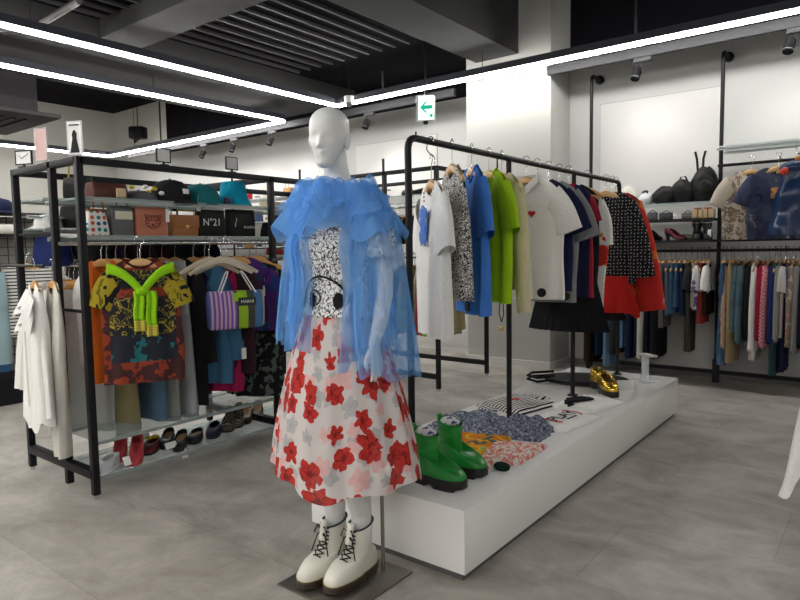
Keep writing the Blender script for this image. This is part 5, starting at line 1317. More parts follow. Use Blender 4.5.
# end rail: whites in planes across x
def endw(x, mat, L, label, cat, th=90, y=1.74, **kw):
    return shirt(x, y, 1.252, math.radians(th), label, cat, mat, None, hang='orange', hgroup='orange wooden hangers on the rack end', parent_parts=False, L=L, **kw)
endw(-3.70, cloth('pale_grey', (.60, .61, .60)), .86, 'pale grey long shirt nearest the middle end post', 'shirt', 80, sleeve='long', W=.17, chest=.19, hem=.2)
endw(-3.76, OFFW, .82, 'off-white long shirt beside the pale grey one on the rack end', 'shirt', 80, sleeve='long', W=.17, chest=.19, hem=.2)
endw(-3.82, cloth('bone', (.55, .52, .45)), .80, 'bone-coloured shirt third from the middle end post', 'shirt', 80, sleeve='long', W=.17, chest=.18, hem=.19)
endw(-3.88, OFFW, .84, 'off-white tunic fourth from the middle end post', 'tunic', 80, sleeve='long', W=.17, chest=.18, hem=.2)
endw(-3.95, WHT, .86, 'white tunic fifth from the middle end post', 'tunic', 80, sleeve='long', W=.17, chest=.18, hem=.2)
# white ruffled blouse hung outside
r_ = shirt(-3.60, 1.46, 1.262, math.radians(-8), 'white long-sleeved blouse with ruffled yoke hanging outside the rack end', 'blouse', WHT, None, hang='orange', hgroup='orange wooden hangers on the rack end', sleeve='long', L=.76, W=.10, chest=.125, hem=.165, neck=.05, th=.05, fold=.022, seed=41, s_L=.64, s_r0=.05, s_r1=.05, s_out=.10, hemwave=.03)
for z0, z1, w_ in ((-.03, -.13, .125), (-.10, -.22, .12)):
    MB().grid(lambda u, v, z0=z0, z1=z1, w_=w_: Vector(((u - .5) * 2 * w_ * (1 + .15 * v), -.04 - .03 * v - .014 * math.sin(u * 34) * v, z0 - .10 * abs(u - .5) * 1.2 + (z1 - z0) * v + .010 * math.sin(u * 17) * v)), 60, 6).build('ruffle', WHT, r_)
MB().tube([(0, -.06, -.2 - .02 * k) for k in range(24)], .004, 5).build('placket', OFFW, r_)
shirt(-3.53, 1.52, 1.262, math.radians(-8), 'long white dress hanging just behind the ruffled blouse', 'dress', OFFW, None, hang='orange', hgroup='orange wooden hangers on the rack end', sleeve=None, parent_parts=False, L=.95, W=.10, chest=.11, hem=.05, neck=.05, seed=43)
MB_ = MB().cyl((0, 0, 0), (.56, 0, 0), .008, 8)
attach(MB_.build('side_bar', BLACK, None, (-4.06, 1.47, 1.243)), RACK1)

# ------------------------------------------------------------------ shoes on the bottom shelf
SZ = .111; PK = plain('shoe_coral', (.50, .06, .07), .5); NUDE = plain('insole_tan', (.50, .30, .13), .6); BKS = plain('shoe_black', (.012, .012, .014), .4)
def lowshoe(px, py, rz, label, up, ins, **kw):
    p = fix(px, py, Z=SZ); return shoe('shoe', label, (p.x, p.y, SZ), math.radians(rz), up, kw.pop('sole', BKS), ins, **kw)
a = lowshoe(107, 470, 30, 'white trainer lying beside the front post on the bottom shelf', plain('shoe_white', (.62, .64, .66), .6), NUDE, sole=CARD, L=.20, W=.085, rim=.065, toe_h=.06)
lowshoe(121, 457, 51, 'coral pink pump, left one of the pair on the bottom shelf', PK, PK, sole=PK, L=.23, W=.075, rim=.06, pitch=.085, toe_h=.035, st=.008)
lowshoe(137, 460, 51, 'coral pink pump, right one of the pair on the bottom shelf', PK, PK, sole=PK, L=.23, W=.075, rim=.06, pitch=.085, toe_h=.035, st=.008)
lowshoe(152, 450, 44, 'dark red shoe with a mustard bow on the bottom shelf', plain('shoe_maroon', (.16, .015, .02), .5), NUDE, L=.22, W=.085, rim=.06)
p = fix(152, 438, Z=SZ + .07); tag(MB().ball((-.02, 0, 0), (.025, .015, .012), 10, 8).ball((.02, 0, 0), (.025, .015, .012), 10, 8).build('bow', plain('yellow_felt', (.62, .48, .03), .8), None, (p.x, p.y, SZ + .075), FX), 'mustard fabric bow lying on the dark red shoe', 'bow')
lowshoe(168, 444, 48, 'black flat shoe with tan insole, left one of the first black pair', BKS, NUDE, L=.24, W=.08, ol=.165, ow=.064, oc=.035, rim=.045, pitch=.03)
lowshoe(181, 446, 48, 'black flat shoe with tan insole, right one of the first black pair', BKS, NUDE, L=.24, W=.08, ol=.165, ow=.064, oc=.035, rim=.045, pitch=.03)
lowshoe(196, 439, 46, 'black loafer with a wide tan insole in the middle of the bottom shelf', BKS, NUDE, L=.25, W=.09, ol=.175, ow=.072, oc=.035, rim=.042)
lowshoe(214, 434, 46, 'dark navy slipper on the bottom shelf', plain('shoe_navy', (.015, .02, .06), .5), BKS, L=.24, W=.09, rim=.06)
BEAD = patterned('beaded', 'dots', [(.02, .02, .02), (.35, .32, .22)], 90, th=.3)
lowshoe(229, 428, 44, 'black beaded ankle shoe, left one of the pair', BEAD, BKS, L=.23, W=.09, rim=.08, shaft=[(.12, 0, .03, .05)])
lowshoe(238, 424, 44, 'black beaded ankle shoe, right one of the pair', BEAD, BKS, L=.23, W=.09, rim=.08, shaft=[(.12, 0, .03, .05)])
lowshoe(247, 420, 46, 'dark brown pump with tan insole near the far end of the bottom shelf', plain('shoe_brown', (.06, .02, .015), .4), NUDE, L=.24, W=.08, ol=.165, ow=.064, oc=.035, rim=.045, pitch=.05)
lowshoe(258, 416, 46, 'dark brown pump with tan insole, last on the bottom shelf', plain('shoe_brown', (.06, .02, .015), .4), NUDE, L=.24, W=.08, ol=.165, ow=.064, oc=.035, rim=.045, pitch=.05)
def lowtag(px, py, label, rz=FX, w=.075, h=.038, z=.0):
    p = fix(px, py, Z=SZ + .045 + z); m = MB().box((0, 0, 0), (w, .004, h), rot=Matrix.Rotation(-.5, 3, 'X'), bev=.0015)
    return tag(m.build('price_tag', CARD, None, p, rz), label, 'tag')
lowtag(144, 437, 'oval white price tag between the coral pumps and the maroon shoe')
lowtag(171, 445, 'oval white price tag on the first black flat shoe', z=.0)
lowtag(184, 453, 'square white price tag hanging over the bottom shelf edge', w=.04, h=.06, z=-.06)
lowtag(127, 461, 'small white price tag lying against the coral pump', w=.04, h=.05)
# ------------------------------------------------------------------ right wall: clothes seen edge-on
G3 = 'wooden hangers along the right wall rail'
BARZ, BARY = 1.262, WY - .12
def edge(x, kind, mat, hz, label, cat, tilt=0, **kw):
    """x on the bar, hz = height of the hem above the floor"""
    L = BARZ - .105 - hz; rz = math.radians(90 + tilt)
    hl = 'wooden hanger holding the ' + label
    if kind in ('l', 's', 'v'):
        sl = {'l': 'long', 's': 'short', 'v': None}[kind]; e = {}
        if sl == 'long': e = dict(s_L=max(.25, L - .13), s_r0=.07, s_r1=.045, s_out=.05)
        e.update(kw)
        return shirt(x, BARY, BARZ, rz, label, cat, mat, None, hang='wood', hlabel=hl, hgroup=G3, sleeve=sl, parent_parts=False, L=L, W=.175, chest=.185, hem=.19, th=.022, name=cat.replace(' ', '_'), **e)
    m = MB(); L = BARZ - .13 - hz
    if kind == 'p': panel_shape(m, kw.get('w0', .17), kw.get('w1', .16), L, .025, .012, int(x * 91), pleats=kw.get('pleats', 0))
    if kind == 't': trousers_shape(m, .19, L, .085, .03, int(x * 91))
    hanger(x, BARY, BARZ, rz, hl, G3, WOOD, .19)
    return tag(m.build(cat.replace(' ', '_'), mat, None, (x, BARY, BARZ - .13), rz), label, cat)
DEN = patterned('denim_mid', 'blotch', [(.03, .07, .15), (.05, .11, .20), (.09, .16, .26)], 7, th=.8); DEND = cloth('denim_dark', (.012, .028, .07)); DENT = patterned('denim_teal', 'blotch', [(.07, .13, .16), (.10, .165, .195), (.13, .20, .225)], 6, th=.8); DENL = cloth('denim_light', (.16, .28, .42)); DENG = cloth('denim_grey', (.10, .13, .17))
PEA = patterned('blossom_beige', 'blotch', [(.42, .27, .17), (.50, .34, .24), (.40, .14, .10)], 24, th=.8); KHK = cloth('khaki_coat', (.33, .25, .14)); GING = patterned('gingham_pink', 'checks', [(.62, .10, .15), (.68, .42, .44)], 62); CAMO = patterned('camouflage', 'blotch', [(.03, .035, .02), (.10, .11, .05), (.20, .17, .10)], 13, th=.6)
# left bay, partly behind the plinth rail
edge(-2.44, 'l', cloth('dark_brown', (.03, .018, .012)), .12, 'dark brown coat in the corner behind the white pillar', 'coat')
edge(-2.35, 'p', DEND, .20, 'dark indigo jeans next to the brown coat', 'jeans')
edge(-2.26, 'p', DENL, .10, 'pale blue jeans between two dark pairs behind the polka-dot blouse', 'jeans')
edge(-2.18, 'l', BLK2, .22, 'charcoal jacket behind the polka-dot blouse', 'jacket')
edge(-2.10, 'p', plain('denim_sky', (.12, .26, .48), .9), .30, 'sky blue jeans behind the red floral blouse', 'jeans')
edge(-2.03, 'l', NV, .20, 'navy coat behind the red floral blouse', 'coat')
edge(-1.96, 'p', DEND, .24, 'deep indigo skirt just right of the red floral blouse', 'skirt')
edge(-1.915, 'l', cloth('cream_wool', (.55, .52, .45)), .21, 'thin long cream coat right beside the red floral blouse', 'coat')
edge(-1.86, 'p', NV, .26, 'navy trousers between the cream coat and the long black dress', 'trousers')
edge(-1.79, 'l', BLK, .22, 'long black dress with flared hem in the left wall bay', 'dress', 0)
edge(-1.745, 'p', cloth('ash_grey', (.16, .16, .16)), .52, 'ash grey skirt behind the long black dress', 'skirt')
edge(-1.69, 'p', DENG, .64, 'greyish denim jeans left of the mid-blue pair', 'jeans')
edge(-1.645, 'p', DEN, .66, 'mid-blue denim jeans in the left wall bay', 'jeans')
edge(-1.60, 'p', DEN, .72, 'shorter mid-blue denim skirt beside the mid-blue jeans', 'skirt')
edge(-1.555, 'p', DEND, .64, 'dark denim jeans beside the short denim skirt', 'jeans')
edge(-1.51, 'p', cloth('dark_olive', (.07, .065, .05)), .30, 'dark olive trousers reaching below the jeans', 'trousers', w1=.10)
edge(-1.50, 's', BLK2, .86, 'short charcoal top with a badge above the olive trousers', 'top')
edge(-1.455, 'p', cloth('sage_beige', (.38, .37, .28)), .72, 'sage beige skirt left of the blue and white print', 'skirt')
edge(-1.425, 's', floral('blue_white_print', (.62, .62, .64), [((.05, .08, .30), (.4, .1, .1), 14, .035, .8, 1.7)], rot=(PI / 2, 0, 0)), .70, 'white blouse with blue flower print in the left wall bay', 'blouse')
edge(-1.395, 'p', cloth('brick_red', (.28, .04, .03)), .58, 'narrow brick red skirt beside the flower-print blouse', 'skirt')
edge(-1.36, 'p', cloth('espresso', (.025, .014, .01)), .66, 'espresso brown skirt left of the wall post', 'skirt')
edge(-1.35, 's', WHT, .88, 'short white ruffled top right against the wall post', 'top')
edge(-1.21, 't', DEN, .22, 'wide faded blue jeans hanging low at the wall post', 'jeans')
# right bay
edge(-1.235, 'l', PEA, .36, 'beige blouse with pink blossom print, first right of the wall post', 'blouse', 14)
edge(-1.17, 'l', KHK, .44, 'khaki coat second right of the wall post', 'coat', 8)
edge(-1.15, 't', KHK, .24, 'khaki trousers hanging below the khaki coat', 'trousers')
edge(-1.115, 'l', DENT, .52, 'faded teal denim jacket beside the khaki coat', 'jacket')
edge(-1.055, 'l', DENT, .42, 'teal denim shirt with rounded cuffs, right of the denim jacket', 'shirt', -6)
edge(-1.005, 'l', BLK, .46, 'black cardigan between denim shirt and white blouse', 'cardigan')
edge(-.955, 'l', WHT, .36, 'white blouse between black cardigan and crimson knit', 'blouse', -4)
edge(-.965, 'p', plain('chiffon_white', (.62, .61, .58), .8), .28, 'white chiffon skirt showing beneath the white blouse', 'skirt')
edge(-.915, 'l', cloth('crimson', (.30, .012, .04)), .46, 'crimson knit tucked behind the pink checked shirt', 'knitwear')
edge(-.87, 'l', GING, .40, 'pink and white checked shirt on the right wall rail', 'shirt', -5)
edge(-.825, 'l', cloth('royal_navy', (.02, .03, .13)), .44, 'royal navy shirt right of the pink checked one', 'shirt')
edge(-.81, 'p', cloth('petrol', (.03, .075, .085)), .16, 'dark petrol trousers hanging low under the checked shirt', 'trousers')
edge(-.785, 'l', cloth('mid_grey', (.27, .27, .27)), .46, 'mid grey sweater right of the royal navy shirt', 'sweater')
edge(-.75, 's', plain('pale_stone', (.48, .46, .43), .9), .50, 'pale stone blouse right of the mid grey sweater', 'blouse')
edge(-.745, 'p', NV, .20, 'navy wide trousers hanging lowest near the right edge', 'trousers')
edge(-.725, 'v', cloth('cornflower', (.05, .07, .20)), .84, 'short blue scarf-like top near the right edge', 'top')
edge(-.69, 'l', patterned('stone_floral', 'blotch', [(.46, .38, .30), (.25, .20, .16), (.50, .20, .16)], 14, th=.6), .42, 'stone blouse with dark floral print near the right edge', 'blouse')
edge(-.65, 'l', cloth('marl_grey', (.22, .22, .22)), .37, 'long marl grey cardigan near the right edge', 'cardigan')
edge(-.60, 'l', cloth('ink', (.012, .014, .03)), .42, 'ink blue coat second from the right edge', 'coat')
edge(-.55, 'l', CAMO, .44, 'camouflage jacket at the right edge', 'jacket')
edge(-.50, 'l', cloth('moss', (.08, .10, .05)), .40, 'moss green jacket cut off by the right edge', 'jacket')
edge(-.44, 'l', BLK, .40, 'black jacket past the camouflage one, out of frame', 'jacket')
# on the shelves of the left bay
SG = 1.697
def wp(px, z=SG): p = fix(px, 200, Y=WY - .06); return p.x
def slouchbag(name, label, x, z, w, h, d, mat, seed, handles=0, hm=None, cat='bag', rz=0., y=None):
    t = thing(name, label, cat, (x, WY - .04 if y is None else y, z), rz)
    rg = []
    for i in range(9):
        v = i / 8; s = math.sin(PI * min(.97, .16 + v * .80)) ** .6 if v < 1 else .3
        r = []
        for k in range(28):
            a = 2 * PI * k / 28; nn = noise.noise(Vector((math.cos(a) * 1.6, math.sin(a) * 1.6, v * 2 + seed)))
            r.append(Vector((w / 2 * s * math.cos(a) * (1 + .25 * nn), d / 2 * s * math.sin(a) * (1 + .3 * nn), h * v * (1 + .06 * nn))))
        rg.append(r)
    MB().loft(rg, True, True, True).build('body', mat, t)
    for q in range(handles):
        s = (-1) ** q * .35
        MB().tube([(-w * .2, s * d * .4, h * .8), (-w * .1, s * d * .4, h * 1.12), (w * .05, s * d * .4, h * 1.15), (w * .2, s * d * .4, h * .8)], .008, 8).build('handle', hm or mat, t)
    return t
slouchbag('handbag', 'cream slouchy bag at the left of the top wall shelf', wp(627), SG, .20, .19, .14, OFFW, 1, 1)
slouchbag('handbag', 'silvery white bag with thin pointed handle on the top wall shelf', wp(645), SG, .16, .12, .12, plain('silver_leather', (.55, .55, .55), .35, .3), 2, 2, BLK2)
slouchbag('handbag', 'black slouchy leather bag left of its twin on the top wall shelf', wp(664), SG, .26, .17, .18, LBLK, 3)
slouchbag('handbag', 'black gathered leather bag between the slouchy one and the backpack', wp(682), SG, .26, .22, .18, LBLK, 4, 1)
bp = slouchbag('backpack', 'black leather backpack with straps sticking up on the top wall shelf', wp(704), SG, .26, .32, .18, LBLK, 5)
for s in (-1, 1): MB().tube([(-.04 + s * .02, 0, .26), (-.045 + s * .028, 0, .40), (-.045 + s * .045, 0, .47)], .011, 8).build('strap', LBLK, bp)
MB().ball((.02, -.09, .12), (.07, .03, .08), 14, 10).build('pocket', LBLK, bp)
SM = 1.546
for px_, w_, h_, c_, lb in ((642, .07, .06, (.10, .10, .10), 'small dark coin purse at the left of the middle wall shelf'), (654, .09, .075, (.12, .12, .12), 'small grey box purse on the middle wall shelf'), (667.5, .12, .065, (.07, .075, .08), 'flat grey wallet box right of the grey purse'), (689, .10, .055, (.16, .16, .15), 'small grey rounded purse in the middle of the middle wall shelf')):
    x = wp(px_); t = thing('purse', lb, 'purse', (x, WY - .1, SM)); MB().box((0, 0, h_ / 2), (w_, .06, h_), bev=.012).build('body', plain('purse_%d' % int(px_), c_, .5), t)
    MB().tube([(-w_ * .3, 0, h_), (0, 0, h_ + .02), (w_ * .3, 0, h_)], .004, 6).build('handle', BLK, t)
for px_, lb in ((700, 'pale yellow gift box, left of two on the middle wall shelf'), (710, 'pale yellow gift box, right of two on the middle wall shelf')):
    x = wp(px_); t = thing('gift_box', lb, 'box', (x, WY - .1, SM)); MB().box((0, 0, .04), (.10, .08, .08), bev=.003).build('box', plain('box_yellow', (.60, .50, .28), .6), t)
    m = MB().box((0, 0, .04), (.012, .084, .084)); m.box((-.015, -.03, .088), (.03, .02, .012)); m.box((.015, -.03, .088), (.03, .02, .012)); m.build('ribbon', plain('ribbon_red', (.45, .08, .05), .6), t)
swing((wp(678), WY - .17, SM + .05), 0, 'tiny white price tag standing on the middle wall shelf', .03, .02)
SB = 1.347
REDL = plain('shoe_wine', (.20, .01, .025), .4)
for px_, up, rz_, hh, lb in ((643, BKS, 200, .05, 'black court shoe at the left of the lowest wall shelf'), (655, BKS, 160, .05, 'black pump with small bow on the lowest wall shelf'), (677, REDL, 70, .06, 'wine red loafer lying sideways on the lowest wall shelf'), (690, plain('shoe_taupe', (.10, .08, .06), .5), 80, .0, 'taupe flat sandal beside the wine red loafer')):
    shoe('shoe', lb, (wp(px_), WY - .08, SB), math.radians(rz_), up, BKS, NUDE, L=.23, W=.085, rim=.055, pitch=hh)
for px_, lb in ((698, 'black ankle boot with white top stitching, left of the pair by the wall post'), (708, 'black ankle boot with white top stitching, right of the pair by the wall post')):
    t = shoe('ankle_boot', lb, (wp(px_), WY - .06, SB), math.radians(15), BKS, BKS, None, L=.24, W=.085, rim=.09, toe_h=.07, shaft=[(.13, 0, .042, .055), (.165, 0, .045, .058)], cat='boot')
    MB().tube([(.046 * math.cos(q), .045 + .059 * math.sin(q), .158) for q in [2 * PI * k / 24 for k in range(25)]], .003, 6, False).build('top_stitching', CARD, t)
swing((wp(713), WY - .17, SB + .09), 0, 'white price tag hanging beside the black ankle boots on the wall shelf', .03, .07)
# right bay: facing t-shirts, boots and shiny jacket
LEO = patterned('beige_graphic', 'blotch', [(.52, .46, .38), (.50, .44, .36), (.20, .15, .11), (.36, .28, .2)], 20, th=.6, dist=1.)
shirt(fix(752, 165, Y=6.3).x, 6.30, 2.045, math.radians(24), 'beige t-shirt with dark animal print facing out on the right wall', 't-shirt', LEO, None, hlabel='wooden hanger holding the beige animal-print t-shirt', hgroup=G3, L=.60, W=.215, chest=.235, hem=.225, seed=61, slope=.40, smat=cloth('beige_tee', (.50, .44, .36)), s_L=.20, s_out=.42)
TIE = patterned('navy_faded', 'blotch', [(.012, .02, .05), (.03, .04, .08), (.05, .06, .10), (.20, .18, .15)], 8, th=.9, dist=.6)
a = shirt(fix(779, 163, Y=6.22).x, 6.20, 2.045, math.radians(24), 'faded navy t-shirt with a red chest emblem facing out on the right wall', 't-shirt', TIE, None, hlabel='wooden hanger holding the faded navy t-shirt', hgroup=G3, L=.60, W=.22, chest=.24, hem=.225, seed=62, slope=.40, s_L=.20, s_out=.42)
MB().box((0, -.048, -.22), (.13, .006, .09), bev=.003).build('chest_emblem', patterned('emblem', 'blotch', [(.35, .04, .02), (.5, .25, .1), (.25, .03, .02)], 30), a)
# steel arms carrying the two front-facing garments
for px_, yy in ((752, 6.30), (779, 6.20), (797, 6.00)):
    x = fix(px_, 165, Y=yy).x; attach(MB().cyl((0, 0, 0), (0, WY - .12 - yy + .02, 0), .006, 8).build('display_arm', CHROME, None, (x, yy - .02, 2.020)), WALLR)
for s, px_ in ((0, 749), (1, 760)):
    shoe('chunky_boot', ('black chunky shoe below the beige t-shirt, left of the pair', 'black chunky shoe below the beige t-shirt, right of the pair')[s], (fix(px_, 232, Y=WY - .1).x, WY - .09, SB), math.radians(-60), BKS, RUB, RUB, L=.27, W=.10, st=.035, rim=.11, toe_h=.085, chunky=True)
x0 = fix(797, 200, Y=6.0).x
t = thing('leather_jacket', 'glossy dark blue jacket with orange collar trim hanging at the right edge', 'jacket', (x0, 6.0, 1.37), 0)
hanger(x0, 6.0, 2.045, math.radians(24), 'hanger with the glossy dark blue jacket', G3, WOOD, .15)
rg = []
for i in range(13):
    v = i / 12; wv = .19 - .08 * v; r = []
    for k in range(32):
        a = 2 * PI * k / 32; nn = noise.noise(Vector((math.cos(a) * 1.8, math.sin(a) * 1.8, v * 4))); r.append(Vector((wv * math.cos(a) * (1 + .25 * nn), .11 * math.sin(a) * (1 + .35 * nn), .50 * v)))
    rg.append(r)
MB().loft(rg, True, True, True).build('body', plain('glossy_blue', (.010, .03, .09), .28), t)
MB().ball((.0, -.03, .53), (.13, .08, .06), 18, 10).build('collar', plain('glossy_blue', (.010, .03, .09), .28), t)
m = MB(); m.box((.03, -.03, .60), (.10, .05, .035), bev=.01); m.build('orange_bow', plain('orange_trim', (.62, .22, .02), .6), t); MB().ball((-.08, -.10, .50), (.035, .02, .03), 12, 8).build('red_patch', plain('red_trim', (.5, .04, .02), .6), t)

# ------------------------------------------------------------------ rack behind the mannequin
HM = 1.245
def inner2(x, mat, L, label, cat, th=80, kind='s', **kw):
    return shirt(x, GY0 + .25, HM, math.radians(th), label, cat, mat, None, hang='orange', hgroup='orange wooden hangers on the rack behind the mannequin', sleeve=kw.pop('sleeve', 'long'), parent_parts=False, L=L, W=.17, chest=.18, hem=.19, th=.022, **kw)
for k, (x, c_, L, lb, ct) in enumerate(((-3.33, (.30, .25, .14), .66, 'olive khaki shirt nearest the right post of the rack behind the mannequin', 'shirt'), (-3.40, (.42, .40, .36), .60, 'stone shirt beside the olive one behind the mannequin', 'shirt'), (-3.47, (.35, .05, .04), .62, 'brick red shirt on the rack behind the mannequin', 'shirt'), (-3.54, (.40, .35, .26), .66, 'sand blouse on the rack behind the mannequin', 'blouse'),
    (-3.62, (.15, .28, .06), .62, 'grass green shirt on the rack behind the mannequin', 'shirt'), (-3.70, (.3, .3, .3), .60, 'grey blouse hidden partly by the blue tulle sleeve', 'blouse'), (-3.80, (.02, .02, .03), .66, 'black blouse behind the blue tulle sleeve', 'blouse'), (-4.4, (.35, .02, .06), .6, 'red cardigan left of the mannequin on the far rack', 'cardigan'), (-4.5, (.5, .3, .05), .6, 'amber cardigan left of the mannequin on the far rack', 'cardigan'))):
    inner2(x, cloth('mid_%d' % k, c_), L, lb, ct)
MG = patterned('magenta_green', 'checks', [(.34, .02, .09), (.12, .36, .04)], 9)
m = MB(); panel_shape(m, .13, .13, .30, .015, .01, 3); tag(m.build('skirt', MG, None, (-3.40, GY0 - .02, .80), math.radians(-25)), 'magenta and green chequered skirt hanging low behind the tulle sleeve', 'skirt')
hanger(-3.40, GY0 - .02, .93, math.radians(-25), 'wooden hanger carrying the magenta and green skirt', 'orange wooden hangers on the rack behind the mannequin', WOODO)
m = MB(); panel_shape(m, .12, .12, .26, .015, .01, 4); tag(m.build('skirt', patterned('brown_lattice', 'dots', [(.03, .015, .01), (.3, .2, .08)], 30, th=.3), None, (-3.34, GY0 + .22, .80), math.radians(80)), 'brown dotted skirt beside the magenta and green one', 'skirt')
# black tops on the upper bar, shoes above
attach(MB().cyl((0, 0, 0), (1.5, 0, 0), .011, 8).build('hanging_bar', CHROME, None, (-4.79, GY0 + .12, 1.70)), RACK2)
for k in range(6):
    x = -3.36 - .085 * k
    shirt(x, GY0 + .12, 1.716, math.radians(82), ('black top nearest the right post', 'second black top from the right post', 'third black top from the right post', 'fourth black top from the right post', 'fifth black top from the right post', 'sixth black top, farthest from the right post')[k] + ' on the upper bar behind the mannequin', 'top', BLK, None, hang='orange', hgroup='orange wooden hangers on the rack behind the mannequin', parent_parts=False, L=.26, W=.15, chest=.16, hem=.17, th=.02, sleeve=None)
for k, (x, up, lb) in enumerate(((-3.38, BKS, 'black shoe with pale sole nearest the right post, shelf behind the mannequin'), (-3.54, BKS, 'black shoe with white tag on the shelf behind the mannequin'), (-3.70, plain('shoe_dusk', (.10, .06, .05), .5), 'dusky brown shoe next to the mannequin shoulder'), (-4.45, BKS, 'black shoe left of the mannequin neck on the far rack'))):
    shoe('shoe', lb, (x, GY0 + .16, 1.807), math.radians(20 * (-1) ** k), up, BKS, NUDE, L=.24, W=.09, rim=.07)
swing((-3.56, GY0 + .02, 1.90), 0, 'white price tag among the black shoes behind the mannequin', .05, .03)
bag('handbag', 'black quilted bag on the upper shelf behind the mannequin', (-3.42, GY0 + .2, 1.627 if False else 1.807 + .10), 0, LBLK, .01, .01, .01) if False else None
attach(MB().box((0, 0, 0), (.62, .006, .17)).build('light_panel', emit('panel_glow', (1, 1, 1), .75), None, (-3.57, GY1 - .02, 1.93)), RACK2)

# ------------------------------------------------------------------ back wall fixture on the left (behind the near rack)
G4 = 'orange wooden hangers on the far left wall rail'
cols = [((.50, .45, .36), 'beige'), ((.02, .02, .025), 'black'), ((.30, .02, .03), 'dark red'), ((.05, .07, .15), 'slate blue'), ((.55, .53, .50), 'white'), ((.20, .20, .20), 'grey'), ((.35, .20, .08), 'ochre'), ((.03, .10, .08), 'green')]
kinds = ['shirt', 'jacket', 'blouse']
where = {0: 'near the left end of', 1: 'in the left part of', 2: 'left of centre on', 3: 'at the centre of', 4: 'right of centre on', 5: 'near the right end of'}
i = 0
for bay, (a_, b_) in enumerate(((-8.6, -7.0), (-7.0, -5.4))):
    for k in range(12):
        x = a_ + .12 + k * .125; (c_, cn) = cols[(i * 5 + 3 * bay) % 8]; kd = kinds[i % 3]; i += 1
        nxt = cols[(i * 5 + 3 * bay) % 8][1]
        lb = '%s %s %s far left wall rail, %s bay, next to %s' % (cn, kd, where[k // 2].replace(' the', ''), ('left', 'right')[bay], nxt)
        o = shirt(x, 6.5, 1.238, math.radians(90), lb, kd, cloth('far_' + cn.replace(' ', '_'), c_), 'clothes on the far left wall rail', hang='orange', hgroup=G4, hlabel='hanger with the ' + lb, parent_parts=False, L=.62 + .12 * hsh(i, 9), W=.17, chest=.18, hem=.18, th=.022, n=28, rows=8, sleeve='long', s_L=.5, s_r0=.06, s_r1=.045, s_out=.06)
j = 0
for bay, (a_, b_) in enumerate(((-8.6, -7.0), (-7.0, -5.4))):
    for zi, z in enumerate((1.361, 1.761, 2.111)):
        for k in range(6):
            x = a_ + .2 + k * .24; j += 1; c_, cn = cols[(j * 3) % 8]
            pos = ('leftmost', 'second', 'third', 'fourth', 'fifth', 'rightmost')[k]; sh = ('lower', 'middle', 'upper')[zi]; by = ('left', 'right')[bay]
            if (k + zi) % 2: bag('handbag', '%s handbag, %s on the %s shelf, far left wall fixture, %s bay' % (cn, pos, sh, by), (x, 6.55, z), 0, cloth('far_' + cn.replace(' ', '_'), c_), .17, .13 + .05 * hsh(j, 4), .09, handle=1)
            else: shoe('shoe', '%s shoe, %s on the %s shelf, far left wall fixture, %s bay' % (cn, pos, sh, by), (x, 6.55, z), math.radians(60), cloth('far_' + cn.replace(' ', '_'), c_), CARD, BKS, L=.25, W=.09, rim=.07)

# ------------------------------------------------------------------ far left edge
STP = patterned('breton', 'stripes', [(.66, .66, .62), (.02, .025, .04)], 11, th=.62, rot=(0, PI / 2, 0))
p = fix(12, 264, X=-6.02)
shirt(-5.93, p.y + .08, p.z + .10, math.radians(75), 'black and white striped long-sleeved top hanging at the far left', 'top', STP, None, hlabel='wooden hanger holding the striped top at the far left', hgroup='hangers at the far left', sleeve='long', L=.62, W=.24, chest=.26, hem=.26, neck=.10, nd=.05, seed=71, s_L=.5, s_r0=.09, s_r1=.07, s_out=.12)
attach(MB().cyl((0, 0, 0), (-.30, 0, 0), .006, 8).build('display_arm', CHROME, None, (-6.0, p.y + .08, p.z + .076)), GRID)
p2 = fix(-6, 255, X=-6.0); m = MB(); trousers_shape(m, .20, .78, .10, .03, 4); tag(m.build('jeans', plain('denim_bleached', (.30, .42, .46), .9), None, (-6.0, p2.y - .14, 1.16), math.radians(70)), 'bleached blue jeans cut off by the left edge', 'jeans'); 
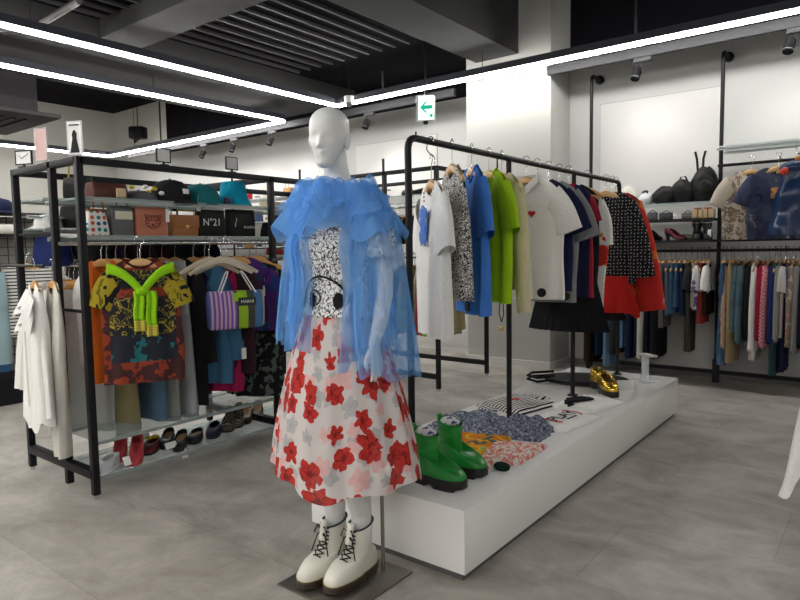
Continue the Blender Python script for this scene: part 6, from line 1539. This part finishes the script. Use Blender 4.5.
m = MB(); trousers_shape(m, .21, .84, .10, .03, 5); tag(m.build('jeans', plain('denim_blue', (.04, .12, .28), .9), None, (-6.10, p2.y - .12, 1.14), math.radians(70)), 'darker blue jeans behind the bleached pair at the left edge', 'jeans')
for q, zz in ((0, 1.16), (1, 1.14)): hanger(-6.0 - .1 * q, p2.y - .14 + .02 * q, zz + .12, math.radians(70), 'wooden hanger holding the %s jeans at the left edge' % ('bleached' if q == 0 else 'darker blue'), 'hangers at the far left', WOOD)
attach(MB().cyl((0, 0, 0), (-.28, .0, 0), .006, 8).build('display_arm', CHROME, None, (-5.98, p2.y - .13, 1.26)), GRID)
for k, (yy, lb) in enumerate(((1.9, 'dark cap on the upper grid panel shelf at far left'), (2.3, 'navy cap on the upper grid panel shelf next to the dark one'))): cap(lb, (-6.25, yy, 1.681), 1.2, (BLK2, NV)[k], .10, .12, .06)
bag('handbag', 'cream flat bag on the middle grid panel shelf at far left', (-6.18, 2.2, 1.491), FX, OFFW, .3, .08, .16, handle=0)

# ------------------------------------------------------------------ white blouse and dark jacket hem at the right edge
t = thing('clothes_rail', 'black clothes rail just outside the frame on the right', 'clothes rail', (.30, 2.95, 0))
for s in (-1, 1): MB().cyl((s * .5, 0, 0), (s * .5, 0, 1.05), .014, 10).build('post', BLACK, t); MB().box((s * .5, 0, .012), (.05, .4, .024)).build('foot', BLACK, t)
MB().cyl((-.5, 0, 1.05), (.5, 0, 1.05), .014, 10).build('hanging_bar', BLACK, t)
shirt(-.115, 2.93, 1.066, math.radians(40), 'white blouse with pointed hem poking in at the right edge', 'blouse', WHT, None, hlabel='hanger with the white blouse at the right edge', hgroup='hangers on the right edge rail', L=.58, W=.12, chest=.17, hem=.27, neck=.06, hemwave=.05, sleeve=None, seed=81)
shirt(-.06, 3.02, 1.066, math.radians(40), 'dark navy jacket above the white blouse at the right edge', 'jacket', NV, None, hlabel='hanger with the dark navy jacket at the right edge', hgroup='hangers on the right edge rail', L=.36, W=.15, chest=.20, hem=.24, neck=.06, sleeve=None, seed=82)
